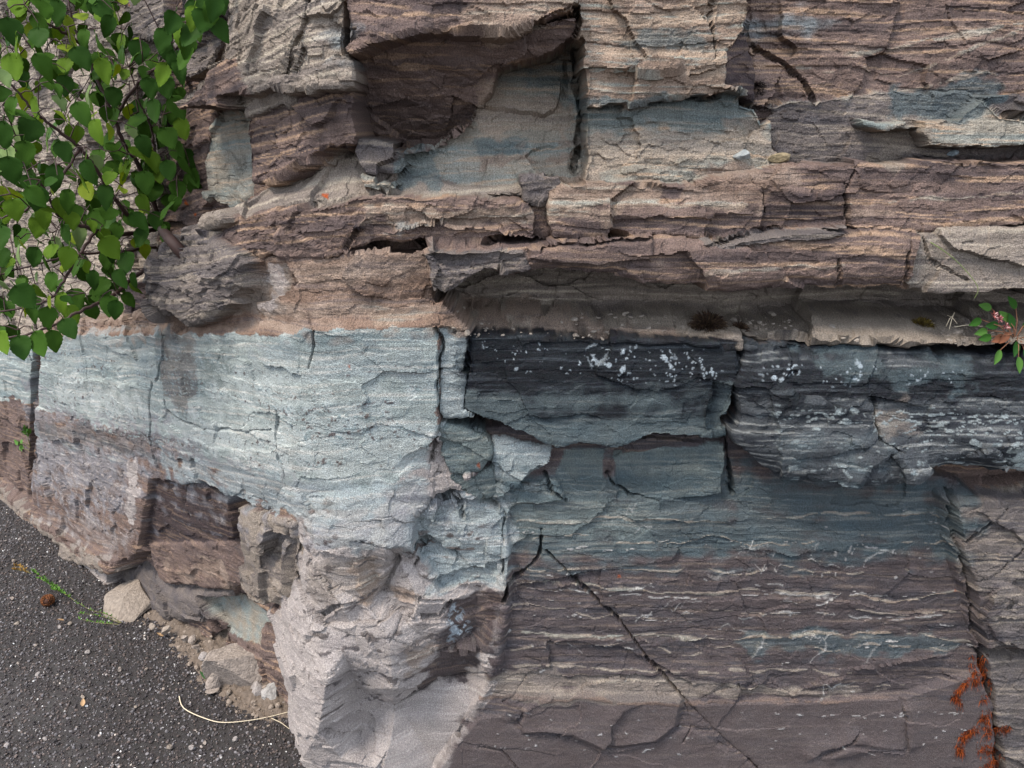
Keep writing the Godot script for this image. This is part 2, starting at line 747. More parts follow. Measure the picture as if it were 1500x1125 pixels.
func bump_tex(seed_: int, freq: float, strength: float, size := 512) -> NoiseTexture2D:
	var t := NoiseTexture2D.new()
	t.width = size
	t.height = size
	t.seamless = true
	t.as_normal_map = true
	t.bump_strength = strength
	t.noise = nz(seed_, freq, 5)
	return t

func rock_mat(rough: float, spec: float, tex: Texture2D, bump: Texture2D, depth: float) -> StandardMaterial3D:
	var m := StandardMaterial3D.new()
	m.vertex_color_use_as_albedo = true
	m.albedo_texture = tex
	m.roughness = rough
	m.metallic_specular = spec
	m.normal_enabled = true
	m.normal_texture = bump
	m.normal_scale = depth
	m.uv1_triplanar = true
	m.uv1_world_triplanar = true
	m.uv1_scale = Vector3(5, 9, 5)
	return m

func plain(c: Color, rough := 0.8, spec := 0.4) -> StandardMaterial3D:
	var m := StandardMaterial3D.new()
	m.albedo_color = c
	m.roughness = rough
	m.metallic_specular = spec
	return m

func _ready() -> void:
	t0 = Time.get_ticks_msec()
	rng.seed = 11
	# camera
	var cam := Camera3D.new()
	cam.name = "camera"
	cam.position = EYE
	cam.rotation_degrees = Vector3(-PITCH, 0, 0)
	cam.fov = rad_to_deg(2.0 * atan(562.5 / FOCAL))
	cam.near = 0.05
	cam.far = 300.0
	add_child(cam)
	cam.current = true
	# sky, exposure
	var env := Environment.new()
	env.background_mode = Environment.BG_SKY
	var sky := Sky.new()
	var sm := ProceduralSkyMaterial.new()
	sm.sky_top_color = Color(0.80, 0.85, 0.92)
	sm.sky_horizon_color = Color(0.80, 0.83, 0.87)
	sm.ground_bottom_color = Color(0.12, 0.12, 0.12)
	sm.ground_horizon_color = Color(0.4, 0.42, 0.44)
	sm.sun_angle_max = 1.0
	sky.sky_material = sm
	env.sky = sky
	env.tonemap_mode = Environment.TONE_MAPPER_LINEAR
	env.tonemap_exposure = 3.75
	env.sdfgi_enabled = true
	env.ssao_enabled = true
	env.ssil_enabled = true
	var we := WorldEnvironment.new()
	we.name = "world_environment"
	we.environment = env
	add_child(we)
	# veiled sun, high, from the open side of the road to the left
	var sun := DirectionalLight3D.new()
	sun.name = "sun"
	sun.light_energy = 0.5
	sun.light_angular_distance = 18.0
	sun.light_color = Color(1.0, 0.97, 0.93)
	sun.shadow_enabled = true
	sun.rotation_degrees = Vector3(-57, -54, 0)
	add_child(sun)

	M.rock = rock_mat(0.85, 0.22, noise_tex(31, 0.09, 0.45, 1.0), bump_tex(32, 0.10, 9.0), 1.1)
	M.slate = rock_mat(0.66, 0.3, noise_tex(33, 0.10, 0.45, 1.0), bump_tex(34, 0.12, 9.0), 1.2)
	shape_cliff()
	stage("shaped")
	roughen()
	stage("roughened")
	build_cliff()
	stage("cliff")
	build_ground()
	stage("ground")
	build_tree()
	stage("tree")
	build_things()
	stage("things")

func shape_cliff() -> void:
	make_grid()
	stage("grid")
	#CLIFFDATA
	# --- right half: the lower slate face and the beds above it
	block("slate_face", "slate", "slate", -0.025, 0.0, 0.016, 0.5, 0.45, "640,620 1100,640 1400,700 1440,740 1460,1300 540,1300 700,1000 720,860")
	block("rock_bed", "slate", "teal_dark", -0.015, 0.0, 0.004, 0.35, 0.4, "690,485 850,492 1075,497 1085,560 1060,640 1040,645 960,640 900,655 870,650 815,655 700,610 678,600", {"joint": 0.0015, "bevel": 0.0, "warp": 0.7, "edge": 0.008})
	block("rock_bed", "slate", "dark_grey", 0.025, 0.0, 0.02, 0.8, 0.7, "1095,505 1300,515 1700,520 1700,700 1500,700 1440,690 1390,692 1340,715 1290,720 1210,722 1120,690 1085,650 1080,560", {"bw": 0.05, "bevel": 0.03})
	block("recess_wall", "rock", "tan_grey", -0.20, 0.0, 0.03, 1.3, 1.2, "640,380 820,380 1700,400 1700,462 1300,458 1080,456 850,452 700,445 640,440")
	block("earth_shelf", "rock", "earth", -0.085, 0.0, 0.30, 0.3, 0.8, "640,438 700,442 850,450 1080,454 1300,456 1700,460 1700,520 1300,514 1095,504 850,492 690,485 650,480", {"edge": 0.02, "joint": 0.0})
	block("overhanging_bed", "rock", "purple", 0.02, 0.0, 0.01, 0.7, 0.7, "625,362 770,358 960,343 1060,350 1200,330 1340,338 1700,325 1700,432 1300,430 1060,427 920,420 820,402 700,402 655,437 625,430", {"bw": 0.04, "bevel": 0.025})
	block("rock_block", "rock", "tan_grey", 0.0, 0.0, 0.02, 0.5, 0.6, "1345,335 1700,325 1700,430 1330,428 1335,380")
	block("rock_bed", "rock", "purple", -0.025, 0.0, 0.02, 0.8, 0.7, "805,290 850,258 1000,268 1150,240 1700,218 1700,325 1340,338 1200,330 1060,350 960,343 810,345")
	block("rock_face", "rock", "purple", -0.15, 0.0, 0.01, 1.2, 0.8, "1095,-300 1700,-300 1700,225 1150,240 1110,200 1095,60")
	block("rock_bed", "rock", "purple_grey", -0.125, 0.0, 0.01, 0.6, 0.7, "1125,148 1250,135 1330,130 1450,140 1700,165 1700,222 1150,240 1120,200")
	block("rock_column", "rock", "tan", -0.06, 0.0, 0.0, 1.1, 0.8, "840,-300 1090,-300 1100,60 1095,150 1060,140 985,145 860,162 855,100 842,60")
	block("rock_block", "rock", "purple_dark", -0.085, -0.12, 0.0, 0.6, 0.6, "1062,75 1098,40 1106,150 1062,125")
	block("rock_bed", "rock", "tan_teal", -0.085, 0.0, 0.02, 0.8, 0.8, "855,162 985,147 1060,142 1115,155 1130,215 1150,240 1000,268 850,258")
	block("roof_bed", "rock", "purple", -0.03, 0.0, 0.02, 1.1, 0.9, "505,-300 842,-300 842,20 790,35 740,47 690,52 640,47 590,58 515,90 500,60")
	block("hollow_face", "rock", "purple", -0.15, 0.0, -0.13, 0.6, 0.8, "508,95 590,58 640,50 740,50 842,22 842,60 800,80 740,100 700,160 690,185 640,210 590,212 525,195 512,150")
	block("scooped_face", "rock", "tan_teal", -0.18, 0.0, 0.07, 0.5, 0.7, "700,160 740,105 800,88 842,75 852,160 855,240 850,262 760,277 690,267 600,252 610,222 690,190")
	# --- upper left
	block("shaded_recess", "rock", "tan_grey", -0.30, 0.0, 0.0, 1.0, 1.2, "-300,-300 340,-300 330,60 330,330 230,345 215,470 -300,470")
	block("rock_wall", "rock", "tan_grey", -0.12, 0.0, 0.02, 1.0, 1.2, "-300,-300 235,-300 240,90 225,330 215,470 60,500 -300,480")
	block("rock_block", "rock", "tan_grey", -0.06, 0.0, 0.03, 1.2, 1.0, "330,-300 505,-300 505,60 512,110 515,132 430,132 400,140 340,150 258,160 250,150 300,110 330,60")
	block("teal_column", "rock", "tan_teal", -0.13, 0.0, 0.02, 0.5, 0.8, "325,165 365,160 370,265 372,285 340,312 300,290 300,240")
	block("rock_column", "rock", "purple", -0.08, 0.0, 0.01, 0.7, 1.0, "365,152 430,132 515,132 522,200 515,217 440,260 410,277 370,267 360,200")
	block("sloping_ledge", "rock", "tan_grey", -0.09, 0.0, 0.15, 0.6, 0.6, "340,312 372,287 440,260 520,217 600,252 690,267 800,277 800,292 700,287 560,282 440,302 300,332", {"edge": 0.012, "joint": 0.003})
	block("rock_bed", "rock", "purple", -0.03, 0.0, 0.015, 1.0, 1.0, "265,330 440,300 560,281 700,286 770,300 795,345 700,357 560,362 520,372 380,377 250,385 225,350")
	block("rock_bed", "rock", "rust", -0.022, 0.0, 0.015, 0.5, 0.9, "230,385 380,377 520,372 640,362 640,440 690,485 600,478 500,480 400,490 270,488 200,490 60,495 60,470 215,460")
	block("rock_block", "rock", "purple_grey", 0.03, 0.0, 0.02, 1.0, 1.2, "215,375 255,325 275,330 355,385 345,425 330,450 300,470 265,478 220,465 212,410", {"bw": 0.03, "bevel": 0.02})
	# --- the silver band and what lies below it
	block("silver_bed", "rock", "silver", 0.0, 0.0, 0.0, 0.16, 0.3, "60,492 280,488 400,490 500,480 600,478 645,478 640,640 620,690 560,720 430,727 330,692 225,642 55,600", {"joint": 0.0, "bevel": 0.0, "edge": 0.02, "mix": 0.010, "warp": 0.6, "stripe": 0.85})
	block("silver_bed", "rock", "silver", -0.03, 0.0, 0.0, 0.25, 0.35, "-300,505 48,492 46,592 -300,560", {"joint": 0.0, "bevel": 0.0, "edge": 0.02, "mix": 0.010, "warp": 0.6, "stripe": 0.85})
	block("purple_bed", "rock", "purple", 0.0, 0.0, 0.0, 0.3, 0.7, "55,600 225,642 330,692 332,722 300,708 230,702 215,800 160,832 110,802 50,762 46,700", {"joint": 0.0, "bevel": 0.0, "edge": 0.012, "mix": 0.08, "warp": 0.6, "stripe": 0.35})
	block("purple_bed", "rock", "purple", -0.03, 0.0, 0.0, 0.3, 0.8, "-300,560 46,592 42,742 -300,640", {"joint": 0.0, "bevel": 0.0, "edge": 0.03, "mix": 0.06})
	block("toe_rock", "rock", "tan_grey", 0.02, 0.0, 0.02, 0.2, 0.9, "-300,640 0,715 50,762 110,802 160,832 156,885 100,860 40,800 -300,680", {"joint": 0.0, "bevel": 0.0, "edge": 0.03, "mix": 0.06})
	block("grey_bed", "rock", "teal_pale", 0.0, 0.0, 0.0, 0.4, 0.6, "330,692 430,727 560,720 620,690 650,700 610,770 560,850 440,765 332,722", {"joint": 0.0, "bevel": 0.0, "edge": 0.012, "mix": 0.08, "warp": 0.6})
	block("pillar_rock", "rock", "tan_grey", 0.01, 0.0, 0.0, 0.2, 1.2, "345,740 440,765 440,850 420,897 380,887 356,860 350,800", {"joint": 0.0, "warp": 0.3, "edge": 0.012, "stripe": 0.2})
	block("corner_rock", "rock", "white", 0.0, 0.0, 0.0, 0.03, 0.75, "430,730 560,722 640,640 720,740 742,862 722,987 690,1040 640,1125 590,1300 440,1300 430,1020 395,900 440,850 440,765", {"joint": 0.0, "bevel": 0.0, "edge": 0.02, "mix": 0.03, "warp": 0.4, "stripe": 0.1})
	broken("430,730 560,722 640,640 720,740 742,862 720,985 690,1040 640,1125 590,1300 440,1300 430,1020 395,900 440,850 440,765", 0.01, [[430, 730, 0.000], [500, 733, 0.017], [560, 722, 0.006], [605, 742, -0.009], [640, 690, -0.029], [440, 765, 0.000], [475, 780, 0.032], [520, 790, 0.041], [565, 800, 0.049], [584, 818, -0.006], [560, 868, -0.017],
		[612, 800, 0.020], [440, 850, 0.017], [462, 840, 0.043], [500, 885, 0.058], [530, 880, 0.026], [612, 880, 0.038], [650, 852, 0.000], [395, 900, -0.029], [425, 940, 0.029], [470, 905, 0.049], [470, 950, 0.070], [503, 958, 0.061],
		[480, 992, 0.099], [440, 1000, 0.064], [524, 1002, -0.009], [466, 1076, 0.081], [529, 1072, -0.032], [545, 975, 0.041], [575, 1006, 0.052], [572, 1090, 0.017], [550, 1125, 0.043], [570, 932, 0.061], [600, 915, 0.026],
		[640, 955, 0.006], [650, 882, 0.017], [700, 868, -0.032], [722, 852, -0.017], [740, 866, 0.006], [757, 890, 0.000], [715, 985, 0.003], [705, 950, -0.006], [682, 985, -0.049], [640, 992, -0.043], [580, 1030, -0.029],
		[440, 1125, 0.029], [440, 1300, 0.000], [540, 1300, 0.000], [600, 1060, -0.032], [640, 1125, -0.014], [690, 1040, -0.012], [720, 1000, 0.000], [620, 1300, 0.000], [680, 720, -0.029], [742, 762, -0.043], [722, 800, -0.043], [690, 790, 0.000],
		[650, 770, 0.017], [625, 760, -0.023], [690, 925, -0.061], [660, 830, 0.014], [700, 840, -0.014], [720, 735, -0.043], [640, 640, -0.029], [535, 1180, 0.000], [500, 1110, 0.043], [520, 930, 0.043], [545, 900, 0.045]])
	block("rock_facet", "rock", "", 0.005, 0.03, 0.0, 0.35, 0.5, "430,730 500,735 520,790 500,885 470,905 440,850 440,765", FACET)
	block("rock_facet", "rock", "", 0.012, -0.05, 0.0, 0.35, 0.5, "500,735 560,722 605,742 565,800 560,865 530,880 500,885 520,790", FACET)
	block("rock_facet", "rock", "", 0.02, -0.03, 0.02, 0.1, 0.5, "440,900 500,885 530,930 560,990 545,975 500,957 470,952 440,1000 425,940", FACET)
	block("rock_facet", "rock", "", 0.012, 0.06, 0.02, 0.15, 0.5, "500,885 530,880 562,865 612,880 650,882 570,932 558,990 530,930", FACET)
	block("rock_facet", "rock", "", -0.005, -0.05, 0.0, 0.3, 0.5, "612,880 650,852 722,852 737,866 700,868 650,882", FACET)
	block("rock_facet", "rock", "", 0.0, 0.08, 0.0, 0.1, 0.5, "395,900 440,900 425,940 440,1000 438,1060 420,1040 408,985", FACET)
	block("dark_block", "rock", "purple_dark", -0.028, 0.0, -0.02, 0.4, 0.5, "228,702 300,708 334,730 345,790 330,800 250,800 218,800 222,760", {"edge": 0.012, "joint": 0.0, "warp": 0.5})
	block("rust_block", "rock", "purple", -0.03, 0.0, -0.02, 0.4, 0.6, "215,795 330,795 362,802 356,858 300,862 235,852", {"stripe": 0.3, "edge": 0.01, "joint": 0.001, "warp": 0.4})
	block("base_slab", "rock", "purple_grey", -0.03, 0.0, 0.03, 0.12, 0.6, "155,832 215,825 250,860 330,866 330,905 300,917 220,917 170,902", {"stripe": 0.15, "edge": 0.01, "joint": 0.0, "warp": 0.4, "bw": 0.04, "bevel": 0.03})
	block("teal_scoop", "rock", "tan_teal", -0.08, 0.0, 0.03, 0.1, 0.4, "315,866 355,862 400,900 396,948 360,938 335,917", {"stripe": 0.2, "edge": 0.01, "joint": 0.001, "warp": 0.4})
	block("cavity", "rock", "white", -0.22, 0.0, 0.0, 0.2, 1.0, "384,890 400,890 410,985 395,1000 380,945")
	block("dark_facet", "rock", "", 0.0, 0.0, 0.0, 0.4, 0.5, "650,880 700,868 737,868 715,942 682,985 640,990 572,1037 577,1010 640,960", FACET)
	block("smooth_scoop", "rock", "", 0.0, 0.0, 0.0, 0.03, 0.06, "575,1042 640,1005 715,985 722,1000 690,1040 640,1125 590,1300 520,1300 570,1090", {"skin": true, "edge": 0.004, "warp": 0.3, "calm": true})
	block("pale_rib", "rock", "", -0.01, 0.0, 0.0, 0.2, 0.8, "740,865 762,880 750,910 722,987 712,985 705,950 730,890", FACET)
	# --- teal blocks under the dark bed
	block("teal_block", "rock", "teal", -0.02, -0.02, 0.01, 0.3, 0.7, "645,620 700,625 722,660 700,690 660,692 646,665")
	block("teal_block", "rock", "teal_pale", -0.045, 0.0, 0.01, 0.3, 0.9, "720,640 815,657 790,690 760,712 727,700", {"joint": 0.002, "bevel": 0.0, "edge": 0.008})
	block("teal_block", "slate", "teal", -0.058, 0.0, 0.0, 0.2, 0.4, "815,692 830,660 890,657 882,700 870,737 820,727", {"joint": 0.002, "bevel": 0.0, "edge": 0.008})
	block("teal_block", "slate", "teal", -0.052, 0.02, 0.01, 0.2, 0.4, "900,660 1062,650 1062,727 990,732 905,727", {"joint": 0.002, "bevel": 0.0, "edge": 0.008})
	block("teal_block", "rock", "teal_pale", -0.03, 0.0, 0.01, 0.3, 1.1, "605,745 680,720 742,762 722,852 650,852 610,792", {"joint": 0.002, "bevel": 0.0, "edge": 0.008})
	# --- the block beyond the right-hand crack
	block("rock_block", "slate", "purple_grey", 0.01, 0.0, 0.01, 0.7, 0.8, "1390,735 1700,712 1700,960 1440,960 1425,880 1400,800", {"joint": 0.0, "edge": 0.02, "warp": 0.2})
	block("rock_block", "slate", "purple_grey", 0.01, 0.0, 0.01, 0.5, 0.6, "1440,960 1700,960 1700,1300 1474,1300 1462,1090", {"joint": 0.0, "edge": 0.02, "warp": 0.2})
	# --- more blocks: small stones, steps and slabs that stand apart
	block("rock_strip", "rock", "teal_pale", -0.012, 0.0, 0.0, 0.3, 0.7, "645,480 692,486 678,600 700,611 646,613")
	block("rock_block", "rock", "purple_grey", -0.10, 0.0, 0.04, 0.6, 0.7, "525,204 560,208 600,218 602,240 588,257 537,254 520,225")
	block("small_stone", "rock", "tan_teal", -0.065, 0.0, 0.02, 0.7, 0.8, "527,256 562,258 585,266 575,279 530,277")
	block("small_stone", "rock", "purple_grey", -0.045, 0.0, 0.0, 0.4, 0.8, "768,262 808,256 816,280 795,297 768,292")
	block("small_stone", "rock", "purple", -0.06, 0.0, 0.0, 0.4, 0.8, "778,300 802,300 805,345 780,345")
	block("rock_block", "rock", "tan_teal", -0.075, 0.0, 0.02, 0.8, 0.7, "1352,178 1405,172 1437,145 1462,152 1480,168 1700,176 1700,222 1365,216 1350,195")
	block("rock_slab", "rock", "purple_grey", -0.085, 0.0, 0.0, 0.2, 0.4, "1437,143 1480,136 1700,150 1700,178 1466,166")
	block("rock_slab", "rock", "tan_teal", -0.075, 0.0, 0.03, 0.8, 0.5, "1262,174 1325,178 1352,186 1330,193 1268,187")
	block("rock_block", "rock", "purple", -0.03, 0.0, 0.0, 0.9, 0.8, "1118,275 1238,268 1240,335 1200,330 1115,345")
	block("rock_slab", "rock", "purple", 0.03, 0.0, 0.01, 0.3, 0.4, "770,362 960,345 955,385 900,392 830,388 775,378")
	block("rock_slab", "rock", "purple_grey", 0.022, 0.0, 0.01, 0.4, 0.5, "1030,352 1180,338 1240,330 1235,345 1120,362 1060,368")
	block("rock_block", "rock", "purple_grey", 0.02, 0.0, 0.03, 0.9, 1.2, "625,360 680,358 770,366 775,395 700,402 655,436 628,430")
	block("small_stone", "rock", "tan_grey", -0.02, 0.0, 0.0, 0.3, 0.8, "1050,497 1075,487 1092,495 1088,515 1062,516")
	block("rock_block", "slate", "teal_dark", -0.03, 0.05, 0.0, 0.3, 0.4, "1043,560 1078,565 1062,600 1068,638 1040,644 1035,600")
	block("undercut", "rock", "teal_pale", -0.085, 0.0, 0.0, 0.2, 0.8, "608,737 638,705 662,697 690,704 668,716 640,722")
	block("teal_block", "rock", "teal", -0.035, -0.04, 0.0, 0.3, 0.7, "662,694 700,692 722,680 727,745 700,735 680,718")
	block("teal_block", "rock", "teal_pale", -0.04, 0.0, 0.02, 0.3, 0.9, "727,705 770,712 815,700 830,735 760,745 740,760 728,745")
	block("side_facet", "rock", "", -0.03, 0.12, 0.0, 0.3, 0.6, "625,690 640,640 648,668 660,695 640,702 612,735", FACET)
	block("rock_facet", "rock", "", 0.0, 0.05, 0.0, 0.6, 0.9, "560,745 605,742 612,800 600,830 565,850 545,800", FACET)
	block("rock_facet", "rock", "", 0.005, 0.0, 0.02, 0.2, 0.7, "505,825 545,815 555,860 530,880 505,860", FACET)
	block("rock_facet", "rock", "", -0.02, 0.07, 0.0, 0.3, 0.7, "562,862 580,815 612,800 628,840 612,880 580,890", FACET)
	block("rock_facet", "rock", "", 0.0, -0.03, 0.02, 0.6, 0.8, "570,930 620,905 650,882 640,960 577,1010 560,990", FACET)
	block("rock_facet", "rock", "", 0.02, 0.03, 0.0, 0.2, 0.8, "440,1000 470,950 500,955 478,1000 465,1075 440,1040", FACET)
	block("rock_facet", "rock", "", -0.01, -0.10, 0.0, 0.2, 0.6, "480,992 503,958 522,1000 527,1072 466,1076", FACET)
	block("rock_facet", "rock", "", -0.01, -0.06, 0.0, 0.2, 0.6, "505,960 545,975 575,1005 572,1090 545,1125 530,1075 522,1000", FACET)
	block("rock_pillar", "rock", "", -0.015, 0.0, 0.0, 0.1, 0.3, "446,1072 530,1078 527,1300 440,1300", FACET)
	block("rock_facet", "rock", "", 0.0, -0.12, 0.0, 0.2, 0.5, "404,800 436,762 444,800 442,850 425,890 408,862", {"joint": 0.0, "warp": 0.3, "edge": 0.006})
	block("rock_facet", "rock", "", 0.01, 0.03, 0.0, 0.2, 0.8, "425,895 470,900 468,915 450,920 428,912", FACET)
	block("rock_pillar", "rock", "", 0.02, 0.05, 0.0, 0.1, 0.6, "352,745 372,750 380,800 378,880 356,858 350,800", {"joint": 0.001, "warp": 0.3, "edge": 0.006})
	block("rock_block", "rock", "white", 0.01, 0.0, 0.01, 0.2, 0.5, "105,815 155,830 157,888 128,868 100,850")
	block("rock_block", "rock", "purple_grey", 0.0, 0.03, 0.01, 0.1, 0.3, "60,770 100,795 100,850 75,830 55,795")
	block("rock_block", "rock", "purple_grey", -0.13, 0.0, 0.02, 0.8, 1.0, "185,-100 238,-100 240,40 232,62 185,52")
	block("crevice", "rock", "tan_grey", -0.45, 0.0, 0.0, 0.3, 0.6, "240,-100 262,-100 258,60 250,130 232,140 236,60")
	block("rock_block", "rock", "purple_grey", -0.10, 0.0, 0.02, 1.0, 1.0, "262,-100 335,-100 330,60 300,108 262,120 256,60")
	block("rock_slab", "rock", "purple", -0.02, 0.0, 0.05, 0.8, 0.7, "255,158 300,112 345,85 350,120 360,138 325,160 290,158", {"joint": 0.0})
	block("rock_block", "rock", "tan_grey", -0.07, 0.0, 0.0, 0.6, 0.9, "352,145 398,138 430,132 432,150 400,162 360,168")
	block("rock_block", "rock", "tan_grey", -0.035, 0.0, 0.0, 0.7, 0.8, "462,105 512,85 515,130 470,132")
	block("rock_block", "rock", "purple_dark", -0.05, 0.0, 0.0, 0.5, 0.8, "180,420 213,415 214,460 186,462")
	block("small_stone", "rock", "tan_grey", 0.0, 0.0, 0.0, 0.3, 0.8, "296,322 318,314 332,322 320,332 298,335")
	block("rock_block", "rock", "purple_dark", 0.0, 0.0, 0.0, 0.7, 1.0, "515,328 535,322 541,336 530,345 514,342")
	# --- flakes that have sprung from the slate face
	block("rock_flake", "slate", "slate_plain", 0.014, 0.0, 0.012, 0.08, 0.12, "760,1063 770,1040 815,1016 930,1022 1000,1026 990,1065 960,1086 885,1098 840,1077 800,1073 766,1078", {"joint": 0.0, "bevel": 0.0, "warp": 0.25, "edge": 0.014, "stripe": 0.3})
	block("slate_slab", "slate", "slate_plain", 0.014, 0.0, 0.012, 0.06, 0.12, "700,1050 740,1045 766,1080 800,1075 840,1079 885,1100 960,1088 1010,1065 1115,1130 1200,1300 560,1300 640,1125", {"joint": 0.0, "bevel": 0.0, "warp": 0.25, "edge": 0.014, "stripe": 0.3})
	block("slate_slab", "slate", "slate_plain", 0.014, 0.0, 0.012, 0.08, 0.12, "1010,1030 1150,1028 1320,1022 1330,1060 1325,1100 1240,1088 1190,1112 1180,1300 1200,1300 1115,1128", {"joint": 0.0, "bevel": 0.0, "warp": 0.25, "edge": 0.014, "stripe": 0.3})
	block("slate_slab", "slate", "slate_plain", 0.014, 0.0, 0.012, 0.08, 0.12, "1322,1022 1435,985 1455,1060 1474,1300 1180,1300 1190,1115 1242,1092 1326,1104 1333,1060", {"joint": 0.0, "bevel": 0.0, "warp": 0.25, "edge": 0.014, "stripe": 0.3})
	stage("blocks")
	# --- spalled edges
	spall("1130,560 1160,575 1210,590 1270,607 1285,622", 0.014, 0.05)
	spall("1330,715 1300,662 1270,678 1210,715", 0.02, 0.06)
	spall("1290,640 1255,655 1200,668 1150,660", 0.012, 0.04)
	spall("1500,655 1450,650 1440,690", 0.02, 0.05)
	spall("1180,1000 1235,985 1250,972 1330,962 1400,955", 0.008, 0.05)
	spall("1020,1026 1060,1010 1120,985 1165,1010 1200,990 1240,970", 0.007, 0.04)
	spall("1200,1112 1215,1098 1250,1082 1262,1070", 0.008, 0.03)
	spall("900,655 960,640 1030,648", 0.012, 0.03)
	spall("770,860 860,850 940,862", 0.006, 0.03)
	spall("1090,880 1200,872 1290,888 1400,900", 0.006, 0.03)
	spall("760,935 830,925 960,940 1060,930", 0.006, 0.03)
	spall("1100,1000 1000,985 900,990 760,985", 0.005, 0.03)
	spall("945,1028 910,1040 895,1060 893,1080 880,1096 840,1076 800,1072 767,1078", 0.011, 0.05, 0.4)
	spall("815,1015 790,1022 765,1040 757,1062", 0.012, 0.04, 0.4)
	spall("990,1065 960,1085 890,1099", 0.009, 0.04, 0.4)
	spall("1325,1100 1330,1060 1320,1025", 0.008, 0.04, 0.4)
	spall("1262,1068 1240,1085 1200,1098 1180,1118", 0.009, 0.04, 0.4)
	spall("1330,1104 1280,1095 1215,1112", 0.008, 0.04, 0.4)
	spall("1400,965 1330,965 1250,975 1230,990 1170,1012", 0.008, 0.05, 0.4)
	spall("1130,985 1100,1010 1060,1000 1020,1026", 0.007, 0.04, 0.4)
	spall("1110,760 1000,765 900,755", 0.006, 0.03, 0.8)
	spall("1250,800 1150,812 1080,800", 0.006, 0.03, 0.8)
	spall("640,45 590,56 515,70", 0.02, 0.05)
	spall("1000,100 960,110 905,105 880,108", 0.014, 0.04)
	spall("1110,310 1000,320 820,330", 0.01, 0.04)
	spall("540,275 640,290 720,280 770,300", 0.012, 0.05)
	spall("560,340 620,320 700,330 780,345", 0.012, 0.05)
	spall("300,352 400,338 500,330", 0.014, 0.05)
	spall("260,640 330,655 400,660 470,640", 0.006, 0.04)
	spall("100,560 160,555 225,572", 0.006, 0.03)
	stage("spalls")
	# --- open cracks
	crack("50,480 52,530 55,570 48,620 47,660 42,700 45,760 48,790", 0.015, 0.30, 0.4)
	crack("790,360 860,354 960,347 1060,353 1130,342 1200,334 1340,342 1420,332 1600,328", 0.008, 0.05)
	crack("440,905 470,903 500,886 530,881 562,868 612,881 650,880", 0.004, 0.014, 0.3)
	crack("480,990 503,957 545,974 575,1005", 0.004, 0.016, 0.2)
	crack("466,1077 500,1074 529,1073", 0.005, 0.02, 0.2)
	crack("530,930 570,933 640,957", 0.004, 0.012, 0.3)
	crack("520,792 566,802 584,820 562,866", 0.004, 0.016, 0.2)
	crack("462,842 500,884", 0.004, 0.012, 0.2)
	crack("578,1032 640,994 684,986 716,986", 0.006, 0.022, 0.2)
	crack("222,560 219,600 220,650 226,680 236,697", 0.006, 0.03)
	crack("240,585 243,600 262,615 290,623", 0.006, 0.03)
	crack("290,624 340,632 400,630", 0.003, 0.012)
	crack("405,600 404,660 418,705 424,740", 0.0045, 0.02)
	crack("462,485 460,510 450,540", 0.005, 0.02)
	crack("240,488 236,530 228,560", 0.004, 0.02)
	crack("640,478 650,510 645,545 640,570 646,610 640,650 625,690", 0.006, 0.035)
	crack("646,612 690,615 720,640 722,665 700,690", 0.005, 0.03)
	crack("640,690 655,690 668,720 680,760", 0.005, 0.03)
	crack("797,690 805,720 830,735", 0.006, 0.03)
	crack("795,770 793,805", 0.008, 0.05)
	crack("792,805 770,835 742,862 738,885", 0.006, 0.05)
	crack("800,805 850,855 905,905 950,965 1000,1020 1060,1080 1120,1135", 0.0055, 0.035, 0.15)
	crack("738,760 732,800 735,840", 0.005, 0.03)
	crack("1086,480 1090,520 1082,565 1075,600 1063,640 1066,690 1072,725", 0.0055, 0.05)
	crack("1385,712 1395,745 1408,800 1425,860 1432,920 1440,965 1455,1040 1466,1135", 0.016, 0.05, 0.12)
	crack("1405,790 1440,775 1480,745", 0.005, 0.03)
	crack("1430,850 1465,835 1500,805", 0.004, 0.02)
	crack("250,40 248,90 240,120", 0.012, 0.10)
	crack("448,0 440,45 425,75 408,110 405,128", 0.008, 0.06)
	crack("440,72 430,100 428,118", 0.005, 0.04)
	crack("850,60 856,110 858,160 850,215 842,250", 0.006, 0.04)
	crack("848,218 838,248", 0.008, 0.05)
	crack("831,92 829,115 825,148", 0.004, 0.02)
	crack("1100,68 1150,95 1180,120 1196,145", 0.006, 0.03)
	crack("1045,0 1040,40 1045,80 1040,105", 0.004, 0.02)
	crack("1238,230 1240,280 1238,330", 0.004, 0.02)
	crack("1115,280 1118,310", 0.004, 0.02)
	crack("430,262 470,235 515,217", 0.006, 0.04)
	crack("776,300 779,345", 0.006, 0.04)
	crack("500,372 512,350 530,340", 0.006, 0.03)
	crack("1232,380 1230,425", 0.004, 0.02)
	crack("1330,345 1325,380 1330,425", 0.004, 0.02)
	crack("1345,345 1360,380 1420,410", 0.003, 0.015)
	crack("270,708 275,740 280,760", 0.004, 0.03)
	crack("78,770 77,800", 0.004, 0.03)
	crack("425,740 428,765", 0.004, 0.03)
	crack("690,690 700,720 725,740", 0.004, 0.03)
	crack("890,690 900,710 920,725 970,735", 0.004, 0.03)
	crack("1272,560 1280,600 1290,640 1320,665", 0.004, 0.02)
	crack("700,1095 735,1100 770,1140", 0.003, 0.015)
	crack("1000,1028 1010,1065 1000,1090", 0.003, 0.012)
	crack("770,990 760,1015 735,1030", 0.003, 0.012)
	crack("610,745 625,780 605,830", 0.005, 0.03)
	crack("660,880 640,905 590,900 570,940", 0.004, 0.02)
	crack("500,885 470,905 450,950", 0.004, 0.02)
	crack("1360,430 1362,450", 0.003, 0.01)
	stage("cracks")
	# --- colour: beds, stains, lichen, painted glints and shade
	stain_shade("teal_dark", "720,690 1100,690 1400,715 1408,815 1250,812 1050,815 800,822 735,815", 0.05, 0.85, 0.9)
